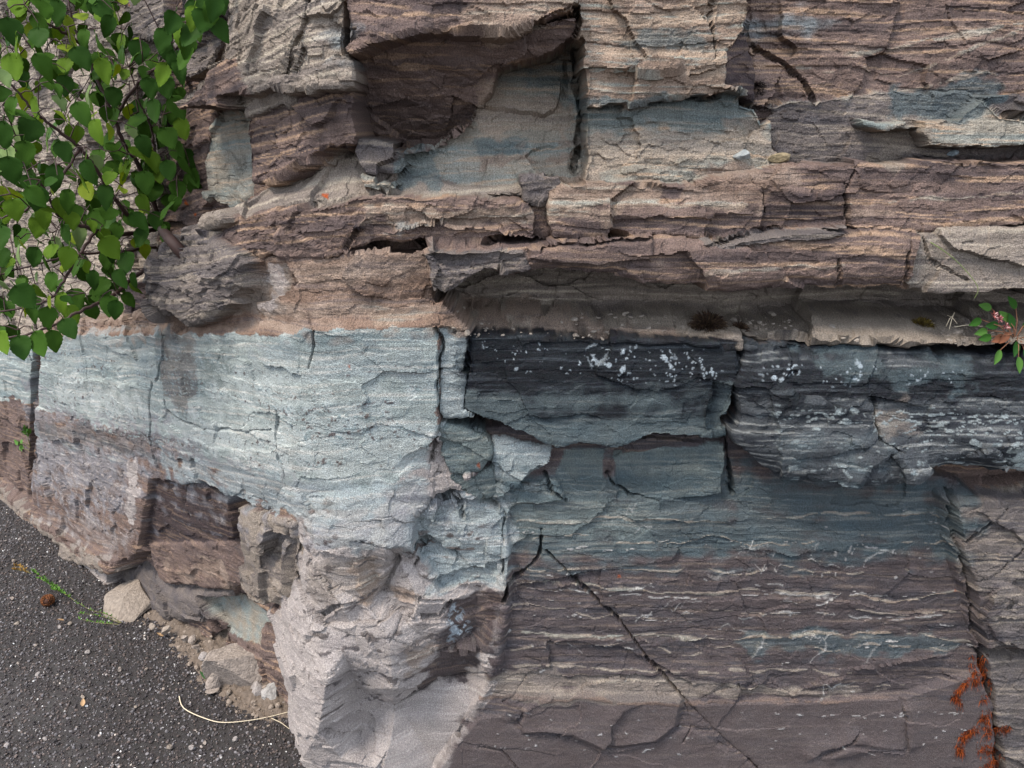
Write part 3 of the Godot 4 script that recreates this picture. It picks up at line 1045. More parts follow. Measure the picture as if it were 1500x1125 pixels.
	stain_shade("teal", "740,740 960,738 950,790 760,790", 0.03, 0.7, 0.7)
	stain_shade("slate", "740,880 1440,870 1440,1010 725,1010", 0.03, 1.0, 0.8)
	stain_shade("teal_dark", "1080,925 1400,930 1400,955 1080,955", 0.02, 0.6, 0.7)
	stain_shade("tan_grey", "660,985 720,985 1300,1012 1300,1024 700,1024", 0.01, 0.55, 0.6)
	stain_shade("white", "580,1045 640,1008 712,990 718,1002 688,1040 638,1125 600,1200 540,1200 572,1092", 0.02, 1.0, 0.6, 0.5)
	stain_shade("purple_dark", "655,885 700,872 735,870 715,942 682,985 640,990 590,1022 640,960", 0.015, 0.8, 0.9, 0.8)  # shade of the facet turned from the light, put into the colour
	stain_shade("tan_grey", "440,800 560,790 600,860 520,900 440,890", 0.06, 0.5, 0.7)
	stain_shade("purple_grey", "345,740 440,765 440,860 380,885 350,800", 0.05, 0.5, 0.6)
	stain_shade("tan", "500,820 560,810 560,875 510,880", 0.04, 0.5, 0.6)
	stain_shade("tan", "565,850 625,845 610,888 575,888", 0.04, 0.45, 0.6)
	stain_shade("purple_grey", "570,930 650,885 640,960 577,1010", 0.05, 0.55, 0.7)
	stain_shade("tan", "600,950 640,945 630,975 590,985", 0.03, 0.5, 0.5)
	stain_shade("teal_pale", "610,745 740,740 740,850 640,850", 0.03, 0.9, 0.7)
	stain_shade("teal_pale", "430,728 620,700 610,800 560,800 450,770", 0.03, 0.8, 0.6)
	stain_shade("tan", "690,18 842,-10 842,18 740,46 700,42", 0.02, 0.8, 0.7)
	stain_shade("purple", "512,62 600,52 560,88 514,104", 0.015, 0.8, 0.8)
	stain_shade("purple", "672,62 698,62 684,100 668,132 658,128", 0.01, 0.8, 0.8)
	stain_shade("teal", "775,100 830,97 832,140 800,152 780,140", 0.03, 0.6, 0.7)
	stain_shade("teal", "690,205 770,188 755,225 700,226", 0.015, 0.7, 0.8)
	stain_shade("teal", "590,218 640,215 640,268 580,268", 0.015, 0.7, 0.8)
	stain_shade("tan", "690,130 730,120 830,160 840,200 700,200", 0.02, 0.6, 0.7)
	stain_shade("rust", "690,228 850,222 850,240 690,250", 0.01, 0.5, 0.7)
	stain_shade("tan", "530,300 770,300 770,325 560,330", 0.02, 0.6, 0.8)
	stain_shade("silver", "555,340 615,335 600,358 556,358", 0.03, 0.45, 0.6)
	stain_shade("tan", "805,262 960,262 960,315 805,315", 0.02, 0.6, 0.8)
	stain_shade("rust", "1000,246 1160,240 1160,300 1000,305", 0.03, 0.5, 0.8)
	stain_shade("purple_dark", "1120,280 1240,272 1240,312 1120,312", 0.015, 0.7, 0.8)
	stain_shade("rust", "1220,305 1320,300 1320,320 1230,322", 0.015, 0.5, 0.7)
	stain_shade("rust", "1180,60 1500,20 1500,60 1200,100", 0.06, 0.4, 0.6)
	stain_shade("rust", "860,0 1040,0 1040,30 860,40", 0.06, 0.4, 0.6)
	stain_shade("rust", "540,285 770,290 770,315 540,310", 0.05, 0.45, 0.6)
	stain_shade("rust", "640,385 1000,375 1000,400 700,402", 0.05, 0.35, 0.6)
	stain_shade("teal", "1200,110 1330,100 1330,140 1200,150", 0.06, 0.35, 0.6)
	stain_shade("teal_pale", "470,20 512,10 512,100 470,100", 0.05, 0.4, 0.6)
	stain_shade("teal_pale", "1088,0 1200,0 1205,55 1110,62", 0.06, 0.5, 0.6)
	stain_shade("teal_dark", "1310,128 1460,120 1450,160 1380,175 1315,172", 0.02, 0.8, 0.8)
	stain_shade("earth", "1290,190 1360,186 1366,222 1280,232", 0.02, 0.6, 0.8)
	stain_shade("teal", "860,162 985,150 1060,146 1110,160 1100,185 860,200", 0.02, 0.8, 0.8)
	stain_shade("tan", "860,200 1110,185 1130,225 860,250", 0.03, 0.7, 0.6)
	stain_shade("teal", "900,40 1060,50 1050,90 910,85", 0.03, 0.4, 0.7)
	stain_shade("tan", "530,440 690,450 690,486 600,478 540,480", 0.02, 0.6, 0.7)
	flecks("purple_grey", "660,440 1600,455 1600,505 690,480", 0.2, 30.0, 60.0, 0.004)
	stain_shade("rust", "640,450 900,470 1000,480 1000,500 690,484", 0.02, 0.5, 0.7)
	stain_shade("rust", "240,825 330,822 340,855 240,850", 0.04, 0.5, 0.7)
	stain_shade("tan_grey", "350,392 420,388 415,470 340,470", 0.03, 0.5, 0.7)
	stain_shade("white", "378,388 410,388 410,455 385,455", 0.015, 0.5, 0.8)
	stain_shade("teal_pale", "100,485 230,485 230,545 110,530", 0.03, 0.6, 0.6)
	stain_shade("teal", "228,488 250,488 245,540 232,560", 0.01, 0.9, 0.8)
	stain_shade("purple_grey", "240,490 290,490 285,560 270,610 240,580", 0.02, 0.7, 0.7)
	stain_shade("teal", "290,500 345,495 340,600 290,560", 0.03, 0.5, 0.6)
	stain_shade("teal_pale", "350,495 640,485 640,560 360,560", 0.04, 0.5, 0.7)
	stain_shade("lavender", "50,585 225,628 330,672 440,705 440,760 330,725 225,695 170,760 50,720", 0.14, 0.72, 0.85)
	stain_shade("lavender", "50,575 225,618 330,660 440,690 440,720 330,700 225,650 50,612", 0.12, 0.72, 0.75)
	stain_shade("lavender", "440,720 620,690 720,740 720,800 560,800 450,780", 0.12, 0.45, 0.7)
	stain_shade("purple_grey", "55,585 225,625 330,675 430,708 420,745 330,715 225,665 50,625", 0.08, 0.42, 0.8)
	stain_shade("silver", "55,610 225,655 330,705 430,740 430,760 320,722 220,690 50,650", 0.09, 0.35, 0.75)
	stain_shade("teal_pale", "70,500 230,495 640,485 640,520 420,535 230,530 70,530", 0.07, 0.5, 0.8)
	stain_shade("teal", "330,500 640,490 640,508 330,520", 0.05, 0.35, 0.7)
	stain_shade("purple_grey", "330,560 640,545 640,560 330,580", 0.05, 0.25, 0.6)
	stain_shade("teal", "430,492 640,487 640,545 480,540", 0.06, 0.42, 0.75)
	stain_shade("lavender", "60,540 225,560 225,600 60,575", 0.07, 0.35, 0.7)
	stain_shade("teal", "110,500 225,498 225,530 120,525", 0.06, 0.4, 0.6)
	stain_shade("lavender", "300,580 620,570 620,590 300,605", 0.06, 0.35, 0.7)
	stain_shade("lavender", "420,670 630,650 630,690 430,715", 0.07, 0.45, 0.7)
	stain_shade("rust", "60,482 640,470 640,486 400,496 60,500", 0.05, 0.4, 0.7)
	stain_shade("chalk", "100,545 215,575 215,610 70,590", 0.04, 0.6, 0.8)
	stain_shade("chalk", "255,618 400,625 625,610 620,685 450,685 300,650", 0.04, 0.8, 0.85)
	stain_shade("chalk", "300,540 400,530 620,560 620,600 420,615 300,600", 0.05, 0.45, 0.8)
	stain_shade("purple_grey", "60,615 200,640 230,670 60,640", 0.02, 0.6, 0.7)
	stain_shade("teal_pale", "230,660 420,700 560,705 560,745 440,760 330,715 235,690", 0.03, 0.6, 0.7)
	stain_shade("white", "185,675 200,680 205,720 195,770 185,765 190,720", 0.008, 0.7, 0.9)
	stain_shade("white", "60,740 200,760 215,800 160,830 60,770", 0.06, 0.4, 0.45)
	stain_shade("dark", "694,508 860,514 1076,518 1082,560 1040,600 960,590 900,612 800,600 694,600 684,590", 0.06, 0.75, 0.95, 0.5)
	stain_shade("dark", "692,494 860,500 1076,505 1080,545 690,565", 0.012, 1.1, 0.95, 0.4)
	stain_shade("dark", "1098,518 1500,532 1600,535 1600,575 1300,580 1100,572", 0.04, 0.85, 0.9)
	stain_shade("dark", "1340,540 1600,540 1600,600 1400,600", 0.05, 0.4, 0.8)
	stain_shade("teal_dark", "1160,510 1420,518 1420,570 1200,560", 0.03, 0.5, 0.7)
	stain_shade("tan_grey", "1280,600 1330,590 1340,660 1290,640", 0.03, 0.5, 0.6)
	flecks("teal_pale", "1110,575 1500,590 1500,690 1130,700", 0.2, 22.0, 120.0)
	flecks("silver", "1440,640 1560,640 1560,700 1440,695", 0.45, 16.0, 90.0)
	flecks("lichen_white", "700,490 1070,500 1075,560 1000,570 870,560 700,545", 0.03, 60.0, 60.0)
	flecks("lichen_white", "880,498 1075,502 1070,565 930,570", 0.06, 85.0, 85.0)
	flecks("lichen_white", "1095,510 1300,520 1290,580 1100,575", 0.05, 75.0, 75.0)
	flecks("lichen_white", "1320,530 1420,535 1420,580 1320,575", 0.06, 70.0, 70.0)
	flecks("lichen_white", "874,490 890,498 894,515 888,535 880,556 866,552 858,530 852,510 860,496", 0.5, 48.0, 48.0)
	flecks("lichen_white", "984,508 998,520 990,540 974,534 968,518", 0.42, 52.0, 52.0)
	flecks("lichen_white", "650,885 670,878 690,888 692,925 678,942 650,944 638,920", 0.5, 50.0, 50.0)
	flecks("lichen_white", "690,565 880,570 880,583 690,580", 0.25, 25.0, 60.0)
	flecks("vein_glint", "740,750 1420,735 1440,960 1430,1000 725,1000", -0.08, 14.0, 80.0, 0.002)  # white ridge glints painted into the slate, here and in the next two calls
	flecks("vein_glint", "1090,790 1330,780 1330,860 1090,850", 0.0, 70.0, 20.0, 0.002)
	flecks("vein_glint", "700,1030 1430,1030 1440,1120 680,1120", -0.06, 22.0, 60.0, 0.0015)
	flecks("white", "60,650 215,690 200,800 60,740", 0.20, 40.0, 55.0)
	flecks("silver", "60,500 640,485 630,690 420,715 60,610", 0.2, 40.0, 90.0)
	flecks("purple_grey", "60,500 640,485 630,690 420,715 60,610", 0.06, 45.0, 60.0)
	flecks("purple_grey", "430,740 720,760 720,980 560,1060 450,1050", 0.2, 20.0, 40.0)
	vein_glint("tan", "740,768 900,760 1050,765 1200,752 1380,760", 0.004, 0.7)
	vein_glint("tan", "750,858 820,853 900,862 1000,868 1090,862 1220,868 1300,880 1420,872", 0.0035, 0.8)
	vein_glint("vein_glint", "745,870 860,868 960,872 1050,880 1150,868 1300,872", 0.0025, 0.7, 0.2)
	vein_glint("tan", "755,925 840,932 960,930 1050,938 1180,930 1290,925 1420,940", 0.004, 0.8)
	vein_glint("tan_grey", "730,975 850,978 960,985 1100,978 1250,985", 0.0035, 0.7)
	vein_glint("rust", "700,1022 850,1022 1000,1028 1150,1025 1320,1020", 0.007, 0.7, 0.0)
	vein_glint("vein_glint", "1080,905 1180,895 1260,905 1380,900", 0.003, 0.7, 0.2)
	vein_glint("tan", "1170,100 1260,82 1350,60 1500,36", 0.006, 0.7)
	vein_glint("tan", "1170,115 1260,98 1320,110 1390,85 1500,45", 0.004, 0.7)
	vein_glint("tan", "1150,150 1240,140 1340,128 1400,115 1460,108", 0.004, 0.7)
	vein_glint("tan", "810,305 900,298 1000,300 1100,296", 0.006, 0.8)
	vein_glint("tan", "1240,300 1380,290 1500,282", 0.004, 0.6)
	vein_glint("tan", "1030,400 1120,395 1240,388", 0.004, 0.6)
	for y in [790, 838, 895, 950, 1002]:
		var ln := ""
		var xx := 745.0
		while xx < 1430.0:
			ln += "%d,%d " % [int(xx), int(y + rng.randf_range(-11, 11))]
			xx += rng.randf_range(40, 90)
		vein_glint("vein_glint" if int(y) % 4 == 0 else "tan_grey", ln, 0.0022, 0.75, rng.randf_range(0.22, 0.42))
	# short slanting glints on the slate ridges, painted as pale strokes
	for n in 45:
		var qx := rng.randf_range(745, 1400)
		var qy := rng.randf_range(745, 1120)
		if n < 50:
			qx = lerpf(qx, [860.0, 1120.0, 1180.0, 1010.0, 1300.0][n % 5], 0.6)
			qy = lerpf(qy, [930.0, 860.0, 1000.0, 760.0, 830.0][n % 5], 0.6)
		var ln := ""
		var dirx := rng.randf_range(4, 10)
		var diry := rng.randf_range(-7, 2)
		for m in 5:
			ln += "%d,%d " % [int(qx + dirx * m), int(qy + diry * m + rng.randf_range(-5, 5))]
		vein_glint("vein_glint", ln, rng.randf_range(0.0012, 0.0026), rng.randf_range(0.25, 0.75), rng.randf_range(-0.1, 0.25))
	stain_shade("teal_dark", "1110,600 1330,610 1330,700 1120,690", 0.05, 0.35, 0.6)
	flecks("lichen_black", "1380,770 1425,775 1440,900 1425,905 1400,830", 0.26, 45.0, 45.0, 0.002)
	flecks("lichen_black", "1430,870 1500,860 1500,900 1440,900", 0.22, 45.0, 45.0, 0.002)
	for o in ["512,534 518,534 518,545 512,544", "694,672 701,673 700,681 694,680", "898,837 907,838 908,846 900,846", "275,293 282,293 282,301 276,301", "289,309 296,309 295,316 290,316", "474,282 484,280 484,288 475,289", "1398,862 1404,862 1404,868 1398,868", "190,4 197,4 197,10 190,10"]:
		stain_shade("lichen_orange", o, 0.006, 0.42, 0.9, 1.0)
	stage("colours")

# ---------- things ----------
func thing(called: String, label: String, category: String, at: Vector3, group := "") -> Node3D:
	var o := Node3D.new()
	o.name = called
	add_child(o, true)
	o.position = at
	tag(o, label, category, group)
	return o

func tag(o: Node, label: String, category: String, group := "", kind := "") -> void:
	o.set_meta("label", label)
	o.set_meta("category", category)
	if group != "":
		o.set_meta("group", group)
	if kind != "":
		o.set_meta("kind", kind)

func put(called: String, mesh: Mesh, mat: Material, parent: Node, at := Vector3.ZERO) -> MeshInstance3D:
	var o := MeshInstance3D.new()
	o.name = called
	o.mesh = mesh
	o.material_override = mat
	parent.add_child(o, true)
	o.position = at
	return o

func start() -> SurfaceTool:
	var st := SurfaceTool.new()
	st.begin(Mesh.PRIMITIVE_TRIANGLES)
	return st

func tube(st: SurfaceTool, line: PackedVector3Array, r0: float, r1: float, sides := 6, col := Color.WHITE) -> void:
	var rings: Array = []
	for i in line.size():
		var a := line[maxi(i - 1, 0)]
		var b := line[mini(i + 1, line.size() - 1)]
		var t := (b - a).normalized()
		var x := t.cross(Vector3(0.3, 0.2, 0.93)).normalized()
		var y := t.cross(x)
		var r := lerpf(r0, r1, float(i) / maxf(1.0, line.size() - 1))
		var ring := PackedVector3Array()
		for s in sides:
			var an := TAU * s / sides
			ring.append(line[i] + (x * cos(an) + y * sin(an)) * r)
		rings.append(ring)
	st.set_color(col)
	for i in line.size() - 1:
		for s in sides:
			var s2 := (s + 1) % sides
			var a: Vector3 = rings[i][s]
			var b: Vector3 = rings[i][s2]
			var c: Vector3 = rings[i + 1][s2]
			var d: Vector3 = rings[i + 1][s]
			for p in [a, b, c, a, c, d]:
				st.add_vertex(p)

func finish(st: SurfaceTool, smooth := true) -> ArrayMesh:
	if smooth:
		st.index()
	st.generate_normals()
	return st.commit()

func smooth_line(p: PackedVector3Array, sub: int) -> PackedVector3Array:
	var o := PackedVector3Array()
	for i in p.size() - 1:
		var a := p[maxi(i - 1, 0)]
		var d := p[mini(i + 2, p.size() - 1)]
		for k in sub:
			o.append(p[i].cubic_interpolate(p[i + 1], a, d, float(k) / sub))
	o.append(p[p.size() - 1])
	return o

# an angular stone: a ball cut by random planes
func stone_mesh(sd: int, size: Vector3, cuts: int, hard := 0.72, cell := 14) -> ArrayMesh:
	var r := RandomNumberGenerator.new()
	r.seed = sd
	var planes: Array = []
	for i in cuts:
		var n := Vector3(r.randfn(), r.randfn(), r.randfn()).normalized()
		planes.append([n, r.randf_range(hard - 0.16, hard + 0.12)])
	var nn := nz(sd, 1.6, 3)
	var grid: Array = []
	for j in cell + 1:
		var row := PackedVector3Array()
		for i in cell * 2 + 1:
			var th := PI * j / cell
			var ph := TAU * (i % (cell * 2)) / (cell * 2)
			var p := Vector3(sin(th) * cos(ph), cos(th), sin(th) * sin(ph))
			for pl in planes:
				var e: float = p.dot(pl[0]) - pl[1]
				if e > 0.0:
					p -= pl[0] * e
			p *= 1.0 + 0.06 * nn.get_noise_3dv(p * 1.5)
			row.append(p * size)
		grid.append(row)
	var st := start()
	st.set_smooth_group(-1)
	for j in cell:
		for i in cell * 2:
			var a: Vector3 = grid[j][i]
			var b: Vector3 = grid[j][i + 1]
			var c: Vector3 = grid[j + 1][i + 1]
			var d: Vector3 = grid[j + 1][i]
			if j > 0:
				for p in [a, b, c]:
					st.add_vertex(p)
			if j < cell - 1:
				for p in [a, c, d]:
					st.add_vertex(p)
	st.generate_normals()
	return st.commit()

func leaf_mesh(sd: int, teeth: float, broad: float, stalk: float) -> ArrayMesh:
	var r := RandomNumberGenerator.new()
	r.seed = sd
	var st := start()
	var rows := 13
	var bend := r.randf_range(-0.28, 0.3)
	var fold := r.randf_range(0.05, 0.4)
	var twist := r.randf_range(-0.25, 0.25)
	var grid: Array = []
	for j in rows + 1:
		var t := float(j) / rows
		var w := broad * pow(sin(PI * pow(t, 0.68)), 0.78) * (1.0 - 0.14 * t)
		if t > 0.93:
			w *= 0.8
		if j % 2 == 1:
			w *= 1.0 - teeth
		var row := PackedVector3Array()
		for i in 7:
			var s := (i - 3) / 3.0
			var x := s * w
			var y := -stalk - t + 0.06 * absf(s) * (1.0 - t) * 1.5
			var z := fold * absf(x) + bend * t * t + twist * x * t + 0.03 * sin(t * 9.0 + s * 4.0) * absf(s) + 0.012 * absf(sin(t * 20.0 + absf(s) * 3.0))
			row.append(Vector3(x, y, z))
		grid.append(row)
	var base := Color(1, 1, 1)
	var rib := Color(1.5, 1.45, 1.3)
	for j in rows:
		for i in 6:
			var a: Vector3 = grid[j][i]
			var b: Vector3 = grid[j][i + 1]
			var c: Vector3 = grid[j + 1][i + 1]
			var d: Vector3 = grid[j + 1][i]
			var ca := rib if i == 3 else base
			var cb := rib if i + 1 == 3 else base
			for q in [[a, ca], [b, cb], [c, cb], [a, ca], [c, cb], [d, ca]]:
				st.set_color(q[1])
				st.add_vertex(q[0])
	if stalk > 0.0:
		tube(st, PackedVector3Array([Vector3(0, 0, 0), Vector3(0.02, -stalk * 0.35, 0.07), Vector3(0.0, -stalk * 0.8, 0.05), Vector3(0, -stalk - 0.04, 0.004)]), 0.02, 0.014, 4, Color(3.2, 2.8, 1.8))
	return finish(st)

func leaf_mat(r: float, g: float, b: float, through: float) -> StandardMaterial3D:
	var m := StandardMaterial3D.new()
	m.albedo_color = Color(r / 255.0, g / 255.0, b / 255.0)
	m.vertex_color_use_as_albedo = true
	m.roughness = 0.55
	m.metallic_specular = 0.12
	m.cull_mode = BaseMaterial3D.CULL_DISABLED
	m.backlight_enabled = true
	m.backlight = Color(through, through * 1.0, through * 0.35)
	return m

func sight(px: float, py: float, t: float) -> Vector3:
	return EYE + ray(px, py) * t

func build_tree() -> void:
	var root := onto(243, 335)
	var wood := plain(Color(0.20, 0.13, 0.11), 0.7)
	wood.vertex_color_use_as_albedo = true
	var tree := thing("birch_sapling", "leafy green sapling growing out of a crevice in the cliff", "tree", root)
	var lines: Array = [
		[[238, 332, 0], [197, 323, 2.12], [173, 297, 2.03], [147, 257, 1.96], [117, 217, 1.9], [80, 187, 1.85], [47, 160, 1.8], [7, 113, 1.75], [-50, 60, 1.7]],
		[[236, 330, 0], [207, 250, 2.15], [180, 207, 2.08], [160, 153, 2.03], [133, 97, 2.0], [117, 63, 1.98], [100, 0, 1.95], [85, -70, 1.95]],
		[[232, 335, 0], [190, 343, 2.12], [140, 337, 2.0], [100, 323, 1.95], [80, 307, 1.9], [60, 270, 1.85], [20, 230, 1.8], [-40, 200, 1.8]],
		[[226, 385, 0], [203, 402, 2.15], [171, 428, 2.05], [147, 443, 2.0], [115, 457, 1.95], [72, 479, 1.9], [30, 492, 1.85], [-30, 498, 1.85]],
		[[168, 175, 2.05], [195, 130, 1.97], [233, 95, 1.88], [258, 72, 1.8], [280, 37, 1.72], [296, 8, 1.67], [310, -30, 1.63]],
		[[228, 362, 0], [180, 368, 2.12], [120, 372, 2.0], [60, 385, 1.92], [0, 402, 1.9]],
		[[225, 300, 0], [228, 240, 2.15], [222, 190, 2.1], [205, 150, 2.06], [190, 100, 2.03]],
		[[140, 337, 2.0], [105, 390, 1.9], [80, 430, 1.85], [40, 450, 1.82], [-20, 460, 1.8]],
		[[117, 63, 1.98], [80, 40, 1.9], [40, 15, 1.85], [0, -20, 1.8]],
		[[117, 217, 1.9], [90, 260, 1.84], [50, 300, 1.8], [0, 320, 1.8]],
	]
	var skel := PackedVector3Array()
	var owner_ := PackedInt32Array()
	var tools: Array = []
	for n in lines.size():
		var p := PackedVector3Array()
		for q in lines[n]:
			p.append((onto(q[0], q[1]) if q[2] == 0 else sight(q[0], q[1], q[2])) - root)
		var sl := smooth_line(p, 8)
		for i in range(1, sl.size() - 1):
			sl[i] += Vector3(rng.randf_range(-1, 1), rng.randf_range(-1, 1), rng.randf_range(-1, 1)) * 0.0022
		var st := start()
		tube(st, sl, 0.0065 if n < 4 else 0.0042, 0.0016, 6)
		tools.append(st)
		for q in sl:
			skel.append(q)
			owner_.append(n)
	# a short trunk where the stems leave the rock
	var ts := start()
	tube(ts, smooth_line(PackedVector3Array([onto(262, 372) - root + Vector3(0.02, -0.05, -0.06), onto(250, 352) - root, Vector3(-0.01, 0.01, 0.02), sight(222, 318, 2.2) - root]), 5), 0.017, 0.007, 8)
	put("trunk", finish(ts), wood, tree)
	var kinds: Array = [leaf_mat(34, 56, 18, 0.25), leaf_mat(70, 92, 26, 0.55), leaf_mat(102, 116, 36, 0.75), leaf_mat(98, 114, 70, 0.4), leaf_mat(46, 70, 22, 0.4)]
	var shapes: Array = []
	for i in 12:
		shapes.append(leaf_mesh(200 + i, 0.09, 0.36 + 0.05 * (i % 4), 0.30))
	var front := pts("31,15 47,40 13,47 170,42 207,78 50,102 108,90 147,105 298,62 305,36 254,94 262,107 99,126 31,163 60,196 142,196 87,224 254,224 112,171 85,262 108,297 39,293 64,293 235,283 95,345 150,367 61,381 105,379 188,387 142,411 171,411 164,448 98,445 73,465 30,510 78,500 92,485 0,505 52,505 20,440 8,350 70,320 15,250 205,215 215,240 245,250 130,60 90,20 60,60 140,20 15,100 318,14 290,30 268,60 246,62 284,88 225,165 190,250 160,290 125,255 12,200 40,225 262,190 250,160 240,205 270,235 280,262 262,280 245,300 225,325 205,300 215,350 190,330 232,255 218,130 240,128 182,345 175,455 300,8 325,25 312,48 276,20 262,40 280,70 316,0 240,80 250,112")
	var region_ := pts("-60,-40 212,-40 200,40 215,70 262,60 290,-20 330,-40 326,12 305,66 268,118 252,160 272,215 292,262 266,300 226,340 206,392 188,425 140,430 125,466 60,474 -60,474")
	var spots: Array = []
	for p in front:
		spots.append([p, true])
	var tries := 0
	while spots.size() < 300 and tries < 6000:
		tries += 1
		var q := Vector2(rng.randf_range(-28, 330), rng.randf_range(-22, 474))
		if not Geometry2D.is_point_in_polygon(q, region_):
			continue
		var ok := true
		for s in spots:
			if q.distance_squared_to(s[0]) < 17.0 * 17.0 * (0.35 if rng.randf() < 0.45 else 1.0):
				ok = false
				break
		if ok:
			spots.append([q, false])
	var todo: Array = []
	for s in spots:
		var isf: bool = s[1]
		var px: Vector2 = s[0]
		# depth from the stem that passes nearest
		var best := 1e9
		var bt := 2.0
		for q in skel:
			var w := q + root - EYE
			var f := -w.z * cp - w.y * sp
			var sx := 750.0 + FOCAL * w.x / f
			var sy := 562.5 - FOCAL * (w.y * cp - w.z * sp) / f
			var dd := (sx - px.x) * (sx - px.x) + (sy - px.y) * (sy - px.y)
			if dd < best:
				best = dd
				bt = f
		var t: float = bt + (rng.randf_range(-0.13, -0.05) if isf else rng.randf_range(-0.10, 0.13))
		var size := rng.randf_range(0.046, 0.058) if isf else rng.randf_range(0.026, 0.054)
		var c := sight(px.x, px.y, t) - root
		todo.append([c + Vector3(0, size * 0.75, 0), size, isf])
	todo.sort_custom(func(a, b): return near(skel, a[0]).y < near(skel, b[0]).y)
	for e in todo:
		var a: Vector3 = e[0]
		var nr := near(skel, a)
		var k := int(nr.x)
		var b := skel[k]
		var n := owner_[k]
		if nr.y > 0.004:
			var midp := (a + b) * 0.5 + Vector3(0, 0.06 * nr.y + 0.002, 0)
			tube(tools[n], PackedVector3Array([b, midp, a]), 0.0016, 0.0009, 5)
			skel.append(midp)
			owner_.append(n)
			skel.append(a)
			owner_.append(n)
		var isf: bool = e[2]
		var kind := 0
		var roll := rng.randf()
		if isf:
			kind = 0 if roll < 0.6 else (4 if roll < 0.85 else 1)
		else:
			kind = 0 if roll < 0.2 else (4 if roll < 0.45 else (1 if roll < 0.72 else (2 if roll < 0.92 else 3)))
		var lf := put("leaf", shapes[rng.randi() % shapes.size()], kinds[kind], tree, a)
		var yaw := rng.randf_range(-0.6, 0.6) if isf else rng.randf_range(-1.35, 1.35)
		var pit := rng.randf_range(-0.45, 0.15) if isf else rng.randf_range(-1.0, 0.6)
		lf.basis = Basis.from_euler(Vector3(pit, yaw + 0.25, rng.randf_range(-0.55, 0.55))).scaled(Vector3.ONE * e[1])
	var mass := MultiMesh.new()
	mass.transform_format = MultiMesh.TRANSFORM_3D
	mass.mesh = shapes[2]
	mass.instance_count = 170
	var done := 0
	while done < 170:
		var q := Vector2(rng.randf_range(-28, 330), rng.randf_range(-22, 474))
		if not Geometry2D.is_point_in_polygon(q, region_):
			continue
		var e: Array = todo[rng.randi() % 300]
		var wp := sight(q.x, q.y, rng.randf_range(2.02, 2.22)) - root
		var nr := near(skel, wp)
		if nr.y > 0.16:
			continue
		tube(tools[owner_[int(nr.x)]], PackedVector3Array([skel[int(nr.x)], (wp + skel[int(nr.x)]) * 0.5 + Vector3(0, 0.008, 0), wp]), 0.0014, 0.0008, 5)
		var size: float = e[1]
		mass.set_instance_transform(done, Transform3D(Basis.from_euler(Vector3(rng.randf_range(-0.9, 0.5), rng.randf_range(-1.2, 1.3), rng.randf_range(-0.6, 0.6))).scaled(Vector3.ONE * size), wp))
		done += 1
	var mo := MultiMeshInstance3D.new()
	mo.name = "foliage"
	mo.multimesh = mass
	mo.material_override = kinds[4]
	mo.set_meta("kind", "stuff")
	tree.add_child(mo)
	for n in tools.size():
		put("branch", finish(tools[n]), wood, tree)

func near(skel: PackedVector3Array, p: Vector3) -> Vector2:
	var best := 1e9
	var k := 0
	for i in skel.size():
		var q := skel[i].distance_squared_to(p)
		if q < best:
			best = q
			k = i
	return Vector2(k, sqrt(best))

# ---------- ground ----------
func ground_height(x: float, z: float) -> float:
	return gn1.get_noise_2d(x, z) * 0.004 + gn2.get_noise_2d(x, z) * 0.012

var gn1 := nz(61, 55.0, 3)
var gn2 := nz(62, 1.6, 2)

func axis(lo: float, hi: float, step: float, far: float) -> PackedFloat32Array:
	var a := PackedFloat32Array()
	var x := lo
	var g := step
	var side := PackedFloat32Array()
	while x > -far:
		g *= 1.35
		x -= g
		side.append(x)
	side.reverse()
	a.append_array(side)
	x = lo
	while x < hi:
		a.append(x)
		x += step
	g = step
	while x < far:
		a.append(x)
		g *= 1.35
		x += g
	return a

